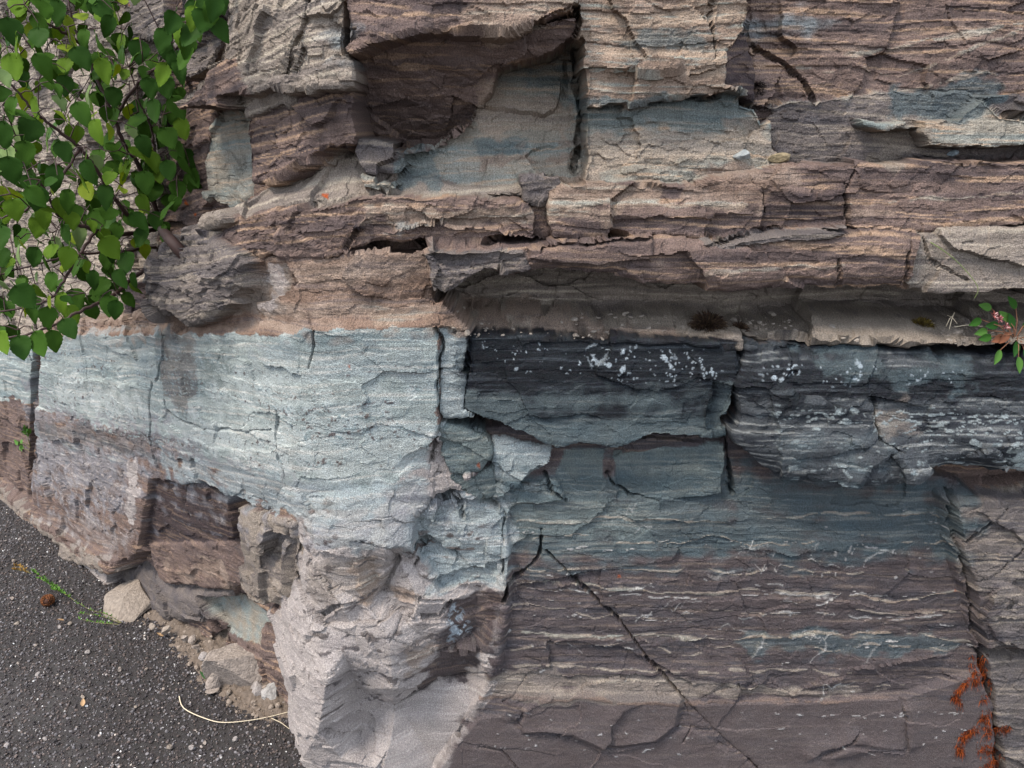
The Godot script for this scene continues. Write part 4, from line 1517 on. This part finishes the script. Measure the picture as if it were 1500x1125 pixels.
func build_ground() -> void:
	var xs := axis(-2.7, 0.1, 0.008, 70.0)
	var zs := axis(-3.8, -1.25, 0.008, 70.0)
	var w := xs.size()
	var pv := PackedVector3Array()
	var cv := PackedColorArray()
	var nv := PackedVector3Array()
	var ix := PackedInt32Array()
	var patch := nz(63, 2.2, 4)
	var fine := nz(64, 70.0, 2)
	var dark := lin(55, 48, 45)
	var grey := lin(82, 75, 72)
	for j in zs.size():
		for i in w:
			var x := xs[i]
			var z := zs[j]
			pv.append(Vector3(x, ground_height(x, z), z))
			# compact road edge away from the loose dark grit, greyer with painted sky sheen
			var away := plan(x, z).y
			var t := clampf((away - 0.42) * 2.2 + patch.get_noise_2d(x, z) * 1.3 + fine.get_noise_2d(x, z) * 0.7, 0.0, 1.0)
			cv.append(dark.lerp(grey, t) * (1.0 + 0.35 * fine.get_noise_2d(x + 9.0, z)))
	for j in zs.size():
		for i in w:
			var a := pv[j * w + mini(i + 1, w - 1)] - pv[j * w + maxi(i - 1, 0)]
			var b := pv[mini(j + 1, zs.size() - 1) * w + i] - pv[maxi(j - 1, 0) * w + i]
			nv.append(b.cross(a).normalized())
	for j in zs.size() - 1:
		for i in w - 1:
			var k := j * w + i
			ix.append_array(PackedInt32Array([k, k + 1, k + w + 1, k, k + w + 1, k + w]))
	var arr := []
	arr.resize(Mesh.ARRAY_MAX)
	arr[Mesh.ARRAY_VERTEX] = pv
	arr[Mesh.ARRAY_NORMAL] = nv
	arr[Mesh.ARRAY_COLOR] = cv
	arr[Mesh.ARRAY_INDEX] = ix
	var am := ArrayMesh.new()
	am.add_surface_from_arrays(Mesh.PRIMITIVE_TRIANGLES, arr)
	var gm := rock_mat(0.74, 0.45, noise_tex(65, 0.12, 0.55, 1.0), bump_tex(66, 0.14, 9.0), 1.0)
	gm.uv1_scale = Vector3(6, 6, 6)
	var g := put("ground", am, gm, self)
	g.set_meta("kind", "structure")
	g.set_meta("label", "dark gritty asphalt at the foot of the cliff")
	g.set_meta("category", "ground")
	# loose grit: dark grains, and pale chips fallen from the rock
	grit("loose_grit", "dark loose grit covering the asphalt", 70000, 0.0022, 0.0056, [lin(66, 59, 58), lin(46, 41, 41), lin(98, 93, 93), lin(80, 69, 64)], 0.0)
	grit("pale_chips", "tiny pale stone chips strewn over the asphalt", 2400, 0.0015, 0.0048, [lin(176, 170, 164), lin(158, 146, 136), lin(198, 194, 190), lin(136, 124, 116)], 0.6)

func grit(called: String, label: String, count: int, small: float, large: float, cols: Array, near_wall: float) -> void:
	var mm := MultiMesh.new()
	mm.transform_format = MultiMesh.TRANSFORM_3D
	mm.use_colors = true
	mm.mesh = stone_mesh(77, Vector3(1, 0.7, 0.85), 9, 0.7, 4)
	mm.instance_count = count
	var r := RandomNumberGenerator.new()
	r.seed = count
	var clump := nz(67, 5.0, 2)
	var n := 0
	while n < count:
		var s := r.randf_range(-0.5, 3.1)
		var out := r.randf_range(-0.12, 1.5)
		var x := CX + LNOR.x * (CR + out) + LDIR.x * s
		var z := CZ + LNOR.y * (CR + out) + LDIR.y * s
		if z > -1.3:
			continue
		if near_wall > 0.0 and r.randf() > near_wall + clump.get_noise_2d(x, z) * 0.9 - out * 0.35:
			continue
		var e := small * pow(large / small, pow(r.randf(), 2.2))
		var b := Basis.from_euler(Vector3(r.randf() * TAU, r.randf() * TAU, r.randf() * TAU)).scaled(Vector3.ONE * e)
		mm.set_instance_transform(n, Transform3D(b, Vector3(x, ground_height(x, z) + e * 0.35, z)))
		mm.set_instance_color(n, cols[r.randi() % cols.size()] * r.randf_range(0.8, 1.15))
		n += 1
	var o := MultiMeshInstance3D.new()
	o.name = called
	o.multimesh = mm
	var m := plain(Color.WHITE, 0.75)
	m.vertex_color_use_as_albedo = true
	o.material_override = m
	add_child(o)
	tag(o, label, "grit", "", "stuff")

func rock_tone(r: float, g: float, b: float) -> StandardMaterial3D:
	var m := rock_mat(0.85, 0.35, noise_tex(41, 0.03, 0.62, 1.0, 256), bump_tex(42, 0.06, 8.0, 256), 0.9)
	m.vertex_color_use_as_albedo = false
	m.albedo_color = Color(r / 255.0, g / 255.0, b / 255.0)
	m.uv1_scale = Vector3(9, 9, 9)
	return m

func on_ground(px: float, py: float) -> Vector3:
	var p := ground_at(px, py)
	p.y = ground_height(p.x, p.z)
	return p

func stone(called: String, label: String, category: String, at: Vector3, sd: int, size: Vector3, turn: Vector3, mat: Material, group := "", cuts := 12, hard := 0.72) -> void:
	var o := MeshInstance3D.new()
	o.name = called
	o.mesh = stone_mesh(sd, size, cuts, hard, 26 if size.x > 0.05 else 14)
	o.material_override = mat
	add_child(o, true)
	o.position = at
	o.rotation = turn
	tag(o, label, category, group)

# a cushion of thin strands
func tuft(st: SurfaceTool, at: Vector3, n: Vector3, radius: float, high: float, count: int, wide: float, cols: Array, droop: float, r: RandomNumberGenerator) -> void:
	var x := n.cross(Vector3(0.1, 0.9, 0.3)).normalized()
	var y := n.cross(x)
	for i in count:
		var a := r.randf() * TAU
		var q := sqrt(r.randf())
		var root := at + (x * cos(a) + y * sin(a)) * radius * q * 0.8
		var dir := (n * (1.25 - q) + (x * cos(a) + y * sin(a)) * q * 1.1 + Vector3(r.randf_range(-0.4, 0.4), r.randf_range(-0.4, 0.4), r.randf_range(-0.4, 0.4))).normalized()
		var l := high * r.randf_range(0.6, 1.2)
		var m := root + dir * l * 0.55
		var e := root + dir * l + Vector3(0, -droop * l, 0)
		var sidev := dir.cross(Vector3(r.randfn(), r.randfn(), r.randfn())).normalized() * wide
		st.set_color(cols[r.randi() % cols.size()] * r.randf_range(0.75, 1.2))
		for p in [root - sidev, root + sidev, m + sidev * 0.8, root - sidev, m + sidev * 0.8, m - sidev * 0.8, m - sidev * 0.8, m + sidev * 0.8, e]:
			st.add_vertex(p)

func strand_mat() -> StandardMaterial3D:
	var m := plain(Color.WHITE, 0.9, 0.2)
	m.vertex_color_use_as_albedo = true
	m.cull_mode = BaseMaterial3D.CULL_DISABLED
	return m

func moss(called: String, label: String, px: float, py: float, radius: float, high: float, count: int, cols: Array, n := Vector3(0, 0.75, 0.65)) -> void:
	var at := onto(px, py)
	var r := RandomNumberGenerator.new()
	r.seed = int(px)
	var st := start()
	tuft(st, Vector3.ZERO, n.normalized(), radius, high, count, 0.0011, cols, 0.25, r)
	st.generate_normals()
	var o := put(called, st.commit(), strand_mat(), self, at)
	tag(o, label, "moss")

func blade(length: float, wide: float, cup: float, bend: float) -> ArrayMesh:
	var st := start()
	var g: Array = []
	for j in 8:
		var t := j / 7.0
		var w := wide * sin(PI * pow(lerpf(0.06, 0.985, t), 0.8))
		var row := PackedVector3Array()
		for i in 5:
			var s := (i - 2) / 2.0
			row.append(Vector3(s * w, t * length, cup * absf(s) * w + bend * t * t * length))
		g.append(row)
	for j in 7:
		for i in 4:
			var cc := [Color(1.5, 1.4, 1.2) if i == 2 else Color.WHITE, Color(1.5, 1.4, 1.2) if i == 1 else Color.WHITE]
			for q in [[0, 0], [0, 1], [1, 1], [0, 0], [1, 1], [1, 0]]:
				st.set_color(cc[q[1]])
				st.add_vertex(g[j + q[0]][i + q[1]])
	return finish(st)

func build_things() -> void:
	var pale := rock_tone(156, 142, 131)
	var cream := rock_tone(148, 134, 121)
	var greyer := rock_tone(158, 148, 142)
	# stones at the foot of the cliff
	stone("fallen_rock", "large wedge-shaped pale rock leaning at the mouth of the dark hole", "rock", on_ground(352, 1012) + Vector3(0.0, 0.062, -0.02), 12, Vector3(0.105, 0.11, 0.085), Vector3(0.2, 0.4, -0.45), pale, "", 7, 0.5)
	stone("fallen_rock", "flat pale shard propped against the wedge-shaped rock", "rock", on_ground(322, 1008) + Vector3(-0.01, 0.025, 0.0), 23, Vector3(0.03, 0.05, 0.026), Vector3(0, 0.6, -0.5), pale, "", 14)
	stone("rounded_stone", "small rounded pinkish stone beside the wedge-shaped rock", "stone", on_ground(380, 1018) + Vector3(0, 0.022, 0.0), 31, Vector3(0.028, 0.026, 0.026), Vector3(0, 0.3, 0), greyer, "", 10)
	stone("rounded_stone", "rounded grey stone wedged against the cliff foot", "stone", on_ground(402, 1022) + Vector3(0, 0.03, 0.01), 33, Vector3(0.034, 0.04, 0.032), Vector3(0, 0.9, 0.1), rock_tone(168, 162, 156), "", 10)
	stone("base_rock", "blocky cream rock half buried under the trailing weed", "rock", on_ground(152, 915) + Vector3(0.04, 0.012, -0.09), 48, Vector3(0.105, 0.062, 0.125), Vector3(0.05, 0.75, 0.12), cream, "", 15, 0.62)
	# angular fragments fallen along the soil
	var rf := RandomNumberGenerator.new()
	rf.seed = 21
	for q in pts("300,975 322,985 290,962 335,1018 366,1022 312,1016 272,948 245,936 395,1032 418,1036 348,1024 225,930 330,968 285,952"):
		var e := rf.randf_range(0.009, 0.020)
		stone("rock_fragment", "small angular stone fragment lying at the edge of the soil bank", "stone", on_ground(q.x, q.y) + Vector3(0, e * 0.5 + (0.02 if q.y < 990 else 0.0), 0), 400 + int(q.x), Vector3(e, e * 0.7, e * 0.85), Vector3(rf.randf() * 3.0, rf.randf() * 6.0, rf.randf()), [pale, cream, greyer][rf.randi() % 3], "stone fragments along the soil bank", 7, 0.52)
	# pebbles
	var r := RandomNumberGenerator.new()
	r.seed = 9
	var peb := pts("18,880 88,923 103,918 157,993 56,989 286,964 249,1097 281,1097 240,1012 176,986 53,947 27,972 8,794 30,793 40,828 20,824 122,1025 66,1084 367,1063 25,916 215,985 200,1040 300,1090 130,960 345,1085 10,1092")
	for i in peb.size():
		var e := r.randf_range(0.005, 0.0095)
		var at := on_ground(peb[i].x, peb[i].y)
		stone("pebble", "small pale pebble lying loose on the dark asphalt", "pebble", at + Vector3(0, e * 0.6, 0), 300 + i, Vector3(e, e * 0.7, e * 0.8), Vector3(r.randf(), r.randf() * 6.0, 0), [pale, cream, greyer][r.randi() % 3], "pebbles scattered on the asphalt", 8)
	# stones on the ledges
	stone("ledge_stone", "angular pale grey stone resting on the upper ledge", "stone", onto(1086, 238) + Vector3(0, 0.014, 0.002), 51, Vector3(0.021, 0.012, 0.015), Vector3(0, 0.2, 0.05), rock_tone(148, 150, 148), "", 10)
	stone("ledge_stone", "flat ochre stone resting on the upper ledge", "stone", onto(1142, 240) + Vector3(0, 0.012, 0.002), 52, Vector3(0.026, 0.010, 0.017), Vector3(0, 0.1, 0.12), rock_tone(140, 124, 96), "", 10)
	stone("ledge_stone", "thin grey flake lying on the earth shelf", "stone", onto(1212, 484) + Vector3(0, 0.004, 0), 53, Vector3(0.026, 0.008, 0.018), Vector3(0.3, 0.1, 0.0), rock_tone(150, 140, 130), "", 10)
	stone("ledge_stone", "small bluish stone in the earth pocket of the upper ledge", "stone", onto(1395, 230) + Vector3(0, 0.008, 0.0), 54, Vector3(0.016, 0.007, 0.012), Vector3(0, 0.4, 0.0), rock_tone(150, 160, 164), "", 10)
	stone("ledge_stone", "small red-brown stone on the ledge above the overhang", "stone", onto(866, 350) + Vector3(0, 0.006, -0.004), 55, Vector3(0.009, 0.006, 0.008), Vector3(0, 0.4, 0.0), rock_tone(172, 116, 100), "", 10)
	# soil between slab and asphalt
	var st := start()
	var gs: Array = []
	var sn := nz(71, 30.0, 4)
	for j in 40:
		var row := PackedVector3Array()
		for i in 90:
			var s := lerpf(0.12, 1.05, i / 89.0)
			var out := lerpf(-0.25, 0.10, j / 39.0)
			var edge := 0.045 - 0.05 * absf(s - 0.45) + 0.03 * sn.get_noise_2d(s * 0.3, 4.0)
			var h := clampf((edge - out) * 0.45, -0.02, 0.10) + sn.get_noise_2d(s * 1.6, out * 1.6) * 0.022
			h *= clampf((1.05 - s) * 8.0, 0.0, 1.0) * clampf((s - 0.12) * 8.0, 0.0, 1.0)
			row.append(Vector3(CX + LNOR.x * (CR + out) + LDIR.x * s, h - 0.004, CZ + LNOR.y * (CR + out) + LDIR.y * s))
		gs.append(row)
	for j in 39:
		for i in 89:
			for q in [[0, 0], [1, 1], [0, 1], [0, 0], [1, 0], [1, 1]]:
				st.add_vertex(gs[j + q[0]][i + q[1]])
	var soil := put("soil_bank", finish(st), rock_tone(112, 98, 86), self)
	var crumbs := MultiMesh.new()
	crumbs.transform_format = MultiMesh.TRANSFORM_3D
	crumbs.mesh = stone_mesh(78, Vector3(1, 0.7, 0.85), 9, 0.7, 5)
	crumbs.instance_count = 900
	for i in 900:
		var gp: Vector3 = gs[r.randi_range(8, 38)][r.randi_range(2, 87)]
		var e := 0.0022 * pow(5.0, pow(r.randf(), 3.0))
		crumbs.set_instance_transform(i, Transform3D(Basis.from_euler(Vector3(r.randf() * TAU, r.randf() * TAU, 0)).scaled(Vector3.ONE * e), gp + Vector3(r.randf_range(-0.006, 0.006), e * 0.3, r.randf_range(-0.006, 0.006))))
	var co := MultiMeshInstance3D.new()
	co.name = "crumbs"
	co.multimesh = crumbs
	co.material_override = rock_tone(150, 134, 120)
	co.set_meta("kind", "stuff")
	soil.add_child(co)
	tag(soil, "dry crumbly brown soil heaped below the undercut slab", "soil", "", "stuff")
	var rub := MultiMesh.new()
	rub.transform_format = MultiMesh.TRANSFORM_3D
	rub.mesh = stone_mesh(79, Vector3(1, 0.45, 0.8), 9, 0.66, 5)
	rub.instance_count = 520
	for i in 520:
		var qx := r.randf_range(660, 1500)
		var wp := onto(qx, lerpf(452, 494, pow(r.randf(), 0.8)) + (qx - 690) * 0.018)
		var e := 0.0022 * pow(5.5, pow(r.randf(), 2.6))
		rub.set_instance_transform(i, Transform3D(Basis.from_euler(Vector3(r.randf_range(-0.4, 0.8), r.randf() * TAU, r.randf_range(-0.3, 0.3))).scaled(Vector3.ONE * e), wp + Vector3(0, e * 0.15, 0)))
	var ro := MultiMeshInstance3D.new()
	ro.name = "shelf_rubble"
	ro.multimesh = rub
	ro.material_override = rock_tone(150, 138, 126)
	add_child(ro)
	tag(ro, "crumbs and flakes lying on the earth shelf below the overhang", "rubble", "", "stuff")
	# moss and dead tufts
	var brown := [lin(52, 40, 32), lin(40, 31, 26), lin(68, 54, 42)]
	moss("moss_cushion", "dark brown moss cushion on the earth shelf above the black bed", 1038, 478, 0.034, 0.022, 1100, brown)
	moss("moss_cushion", "small brown moss tuft beside the wedged stone in the crack", 1083, 482, 0.012, 0.016, 350, brown)
	moss("moss_cushion", "olive moss cushion on the earth shelf near the flowering plant", 1352, 480, 0.024, 0.014, 800, [lin(92, 78, 34), lin(74, 62, 32), lin(60, 48, 30)])
	moss("moss_cushion", "dry grey-brown moss crumb at the lip of the shelf", 1266, 502, 0.016, 0.008, 300, [lin(128, 110, 92), lin(104, 88, 72)])
	moss("dead_tuft", "black withered tuft hanging in the joint of the upper wall", 1109, 132, 0.014, 0.014, 220, [lin(34, 28, 26), lin(50, 42, 38)], Vector3(0, -0.2, 1))
	# rusty moss hanging in the right-hand crack
	var rust := [lin(104, 46, 22), lin(72, 33, 19), lin(132, 64, 30), lin(48, 25, 17)]
	var mr := thing("hanging_moss", "rust-orange moss trailing down the open crack", "moss", onto(1432, 985))
	var mk := RandomNumberGenerator.new()
	mk.seed = 4
	for line in ["1436,962 1428,975 1430,990 1424,1000", "1432,975 1440,1000 1444,1030 1450,1060", "1446,1040 1450,1070 1456,1100 1462,1140", "1414,1000 1402,1010 1399,1022 1408,1036", "1442,1062 1425,1070 1412,1076 1404,1092 1410,1108", "1450,1066 1462,1068 1470,1066", "1440,1085 1448,1110 1450,1140"]:
		var ss := start()
		var lp := pts(line)
		for i in lp.size() - 1:
			for k in 20:
				var q := lp[i].lerp(lp[i + 1], k / 20.0)
				var sp2: float = 11.0 if q.x > 1420.0 else 4.0
				tuft(ss, onto(q.x + mk.randf_range(-sp2, sp2), q.y + mk.randf_range(-3, 3)) - mr.position, Vector3(mk.randf_range(-0.4, 0.4), -0.3, 1).normalized(), 0.004, mk.randf_range(0.006, 0.013), 11, 0.0006, rust, 0.9, mk)
		ss.generate_normals()
		put("moss_strand", ss.commit(), strand_mat(), mr)
	# plant with oval leaves and pink flowers at the end of the shelf
	var pg := [leaf_mat(44, 76, 28, 0.4), leaf_mat(62, 92, 40, 0.4), leaf_mat(34, 64, 26, 0.3), leaf_mat(104, 66, 48, 0.3)]
	var base := onto(1480, 492) + Vector3(0, 0.0, 0.01)
	var pl := thing("flowering_plant", "small plant with oval green leaves and pink flowers on the shelf", "plant", base)
	var stems := start()
	for q in [[1437, 468, 1.9, 0], [1452, 452, 1.3, 1], [1446, 484, 1.75, 1], [1452, 493, 1.7, 0], [1465, 513, 2.6, 1], [1492, 523, 3.1, 1], [1488, 452, 0.7, 0], [1478, 470, 0.9, 1], [1490, 500, 2.8, 2], [1498, 478, -1.0, 0], [1478, 488, 2.2, 3], [1470, 492, 1.9, 3], [1506, 500, -2.2, 1], [1512, 460, -0.6, 0], [1484, 480, 0.4, 2], [1500, 512, -2.8, 2], [1462, 476, 1.6, 2]]:
		var tip := onto(q[0], q[1])
		tip = sight(q[0], q[1], minf(-(tip.z), 1.62) / 0.96) - base
		var b := put("leaf", blade(0.034, 0.0085, 0.35, 0.1), pg[q[3]], pl, tip)
		b.basis = Basis.from_euler(Vector3(-0.25, 0.2, q[2]))
		tube(stems, PackedVector3Array([Vector3(0.01, -0.01, -0.01), tip * 0.5 + Vector3(0, 0.006, 0.008), tip]), 0.0013, 0.0008, 5)
	put("stem", finish(stems), plain(Color(0.42, 0.28, 0.2)), pl)
	for q in [[1456, 462], [1464, 467], [1474, 478]]:
		var fs := start()
		tuft(fs, Vector3.ZERO, Vector3(0, 0.4, 0.9), 0.003, 0.008, 26, 0.0016, [lin(150, 100, 102), lin(176, 138, 134), lin(116, 62, 58)], 0.1, mk)
		fs.generate_normals()
		put("flower", fs.commit(), strand_mat(), pl, sight(q[0], q[1], 1.66) - base)
	# dry stalks beside it, and a thin grass stalk above
	var dry := plain(Color(0.74, 0.68, 0.58))
	var ds := start()
	for q in [[1386, 478, 1396, 462], [1392, 480, 1440, 478], [1388, 462, 1402, 474], [1398, 458, 1390, 484]]:
		tube(ds, PackedVector3Array([sight(q[0], q[1], 1.74), sight((q[0] + q[2]) * 0.5, (q[1] + q[3]) * 0.5 - 3, 1.72), sight(q[2], q[3], 1.73)]), 0.0011, 0.0007, 5)
	tag(put("dry_stalks", finish(ds), dry, self), "bleached dry stalks lying beside the flowering plant", "stalks")
	ds = start()
	var ga := onto(1345, 345)
	tube(ds, smooth_line(PackedVector3Array([ga, onto(1372, 362) + Vector3(0, 0, 0.012), onto(1400, 385) + Vector3(0, 0, 0.014), onto(1428, 418) + Vector3(0, 0, 0.01), onto(1424, 428) + Vector3(0, -0.01, 0.012)]), 4), 0.0011, 0.0006, 5)
	tag(put("grass_stalk", finish(ds), plain(Color(0.36, 0.40, 0.22)), self), "thin green grass stalk drooping across the overhanging bed", "grass")
	# dry twig on the asphalt
	ds = start()
	var tw := PackedVector3Array()
	for q in pts("263,1024 270,1042 300,1056 330,1062 380,1056 430,1046"):
		tw.append(on_ground(q.x, q.y) + Vector3(0, 0.008, 0))
	tube(ds, smooth_line(tw, 4), 0.0016, 0.001, 5)
	tube(ds, PackedVector3Array([on_ground(398, 1055) + Vector3(0, 0.006, 0), on_ground(412, 1062) + Vector3(0, 0.005, 0), on_ground(424, 1071) + Vector3(0, 0.004, 0)]), 0.001, 0.0007, 5)
	tag(put("dry_twig", finish(ds), dry, self), "thin pale dry twig curving over the asphalt", "twig")
	# sprigs along the foot
	var weed_g := [leaf_mat(86, 120, 52, 0.4), leaf_mat(70, 104, 46, 0.4)]
	sprig("weed_sprig", "feathery green weed trailing from the cliff foot over the cream rock", ["180,912 160,900 135,893 112,880", "178,912 150,902 120,898", "176,914 148,912 118,906"], weed_g[0], 0.010, 14)
	sprig("weed_sprig", "bushy green weed growing along the rock toe", ["112,880 95,868 78,862", "100,872 80,858 58,846", "88,866 70,850 50,836"], weed_g[0], 0.012, 30)
	sprig("weed_sprig", "yellowing low weed at the end of the rock toe", ["45,838 32,830 24,828", "48,840 36,836 22,834"], leaf_mat(134, 104, 54, 0.3), 0.012, 18)
	sprig("crack_plant", "small leafy plant rooted in the open crack of the silver bed", ["46,655 42,640 40,630", "46,656 36,650 28,652", "45,660 36,658 30,660", "46,652 44,642 46,634"], leaf_mat(76, 110, 52, 0.35), 0.028, 5, false)
	var sp_ := thing("sprout", "two-leaved green sprout in the soil beside the shard", "plant", on_ground(306, 995))
	for a in [0.45, -0.6]:
		var b := put("leaf", blade(0.045, 0.007, 0.4, 0.15), leaf_mat(80, 116, 70, 0.4), sp_)
		b.basis = Basis.from_euler(Vector3(0.1, 0.0, a))
	# cone
	var cs := start()
	var ca := on_ground(72, 886)
	for i in 90:
		var t := i / 89.0
		var an := i * 2.39996
		var y := lerpf(-0.02, 0.022, t)
		var rad := 0.0165 * sqrt(maxf(0.04, 1.0 - pow(y / 0.025, 2.0)))
		var o := Vector3(cos(an) * rad, y, sin(an) * rad)
		var n := Vector3(cos(an), 0.5, sin(an)).normalized()
		var sx := n.cross(Vector3.UP).normalized() * 0.005
		var tip := o + n * 0.006
		cs.set_color(lin(120, 76, 50) * mk.randf_range(0.6, 1.25))
		var up := Vector3(0, 0.003, 0)
		for q in [o - sx, tip + up, o + sx, o - sx, o - up * 2.0, tip + up, tip + up, o - up * 2.0, o + sx]:
			cs.add_vertex(q)
	cs.generate_normals()
	var core := SphereMesh.new()
	core.radius = 0.0155
	core.height = 0.042
	core.radial_segments = 14
	core.rings = 8
	var cone := thing("pine_cone", "brown pine cone lying on the asphalt near the rock toe", "cone", ca + Vector3(0, 0.015, 0))
	cone.rotation = Vector3(1.2, 0.5, 0.3)
	put("scales", cs.commit(), strand_mat(), cone)
	put("core", core, plain(Color(0.25, 0.15, 0.1)), cone)
	# dry fallen leaves
	for q in [[122, 1040, 0.3], [240, 938, 1.5], [95, 915, 2.2]]:
		var o := put("dry_leaf", blade(0.022, 0.006, 0.5, 0.3), leaf_mat(150, 122, 92, 0.2), self, on_ground(q[0], q[1]) + Vector3(0, 0.010, 0))
		o.basis = Basis.from_euler(Vector3(-1.35, q[2], 0))
		tag(o, "dry tan leaf lying curled on the asphalt", "leaf", "dry leaves on the asphalt")

func sprig(called: String, label: String, lines: Array, mat: Material, size: float, per: int, ground := true) -> void:
	var r := RandomNumberGenerator.new()
	r.seed = label.length() * 7 + per
	var first := pts(lines[0])
	var base := onto(first[0].x, first[0].y)
	var o := thing(called, label, "plant", base)
	var st := start()
	var leaves := start()
	var bl := blade(size, size * (0.16 if ground else 0.33), 0.3, 0.2)
	for l in lines:
		var p := PackedVector3Array()
		for q in pts(l):
			var w := onto(q.x, q.y)
			var gq := ground_at(q.x, q.y, 0.03)
			if ground and gq.z > w.z:
				w = gq
			p.append(w - base + Vector3(0, 0.004, 0.008))
		var sl := smooth_line(p, 6)
		tube(st, sl, 0.0012, 0.0006, 5)
		for i in per * (2 if ground else 1):
			var k := r.randi_range(3 if ground else 8, sl.size() - 1)
			var b := Basis.from_euler(Vector3(r.randf_range(-1.2, 0.6), r.randf() * TAU, r.randf_range(-1.2, 1.2)))
			leaves.append_from(bl, 0, Transform3D(b, sl[k]))
	put("stem", finish(st), plain(Color(0.36, 0.34, 0.2)), o)
	put("foliage", leaves.commit(), mat, o)
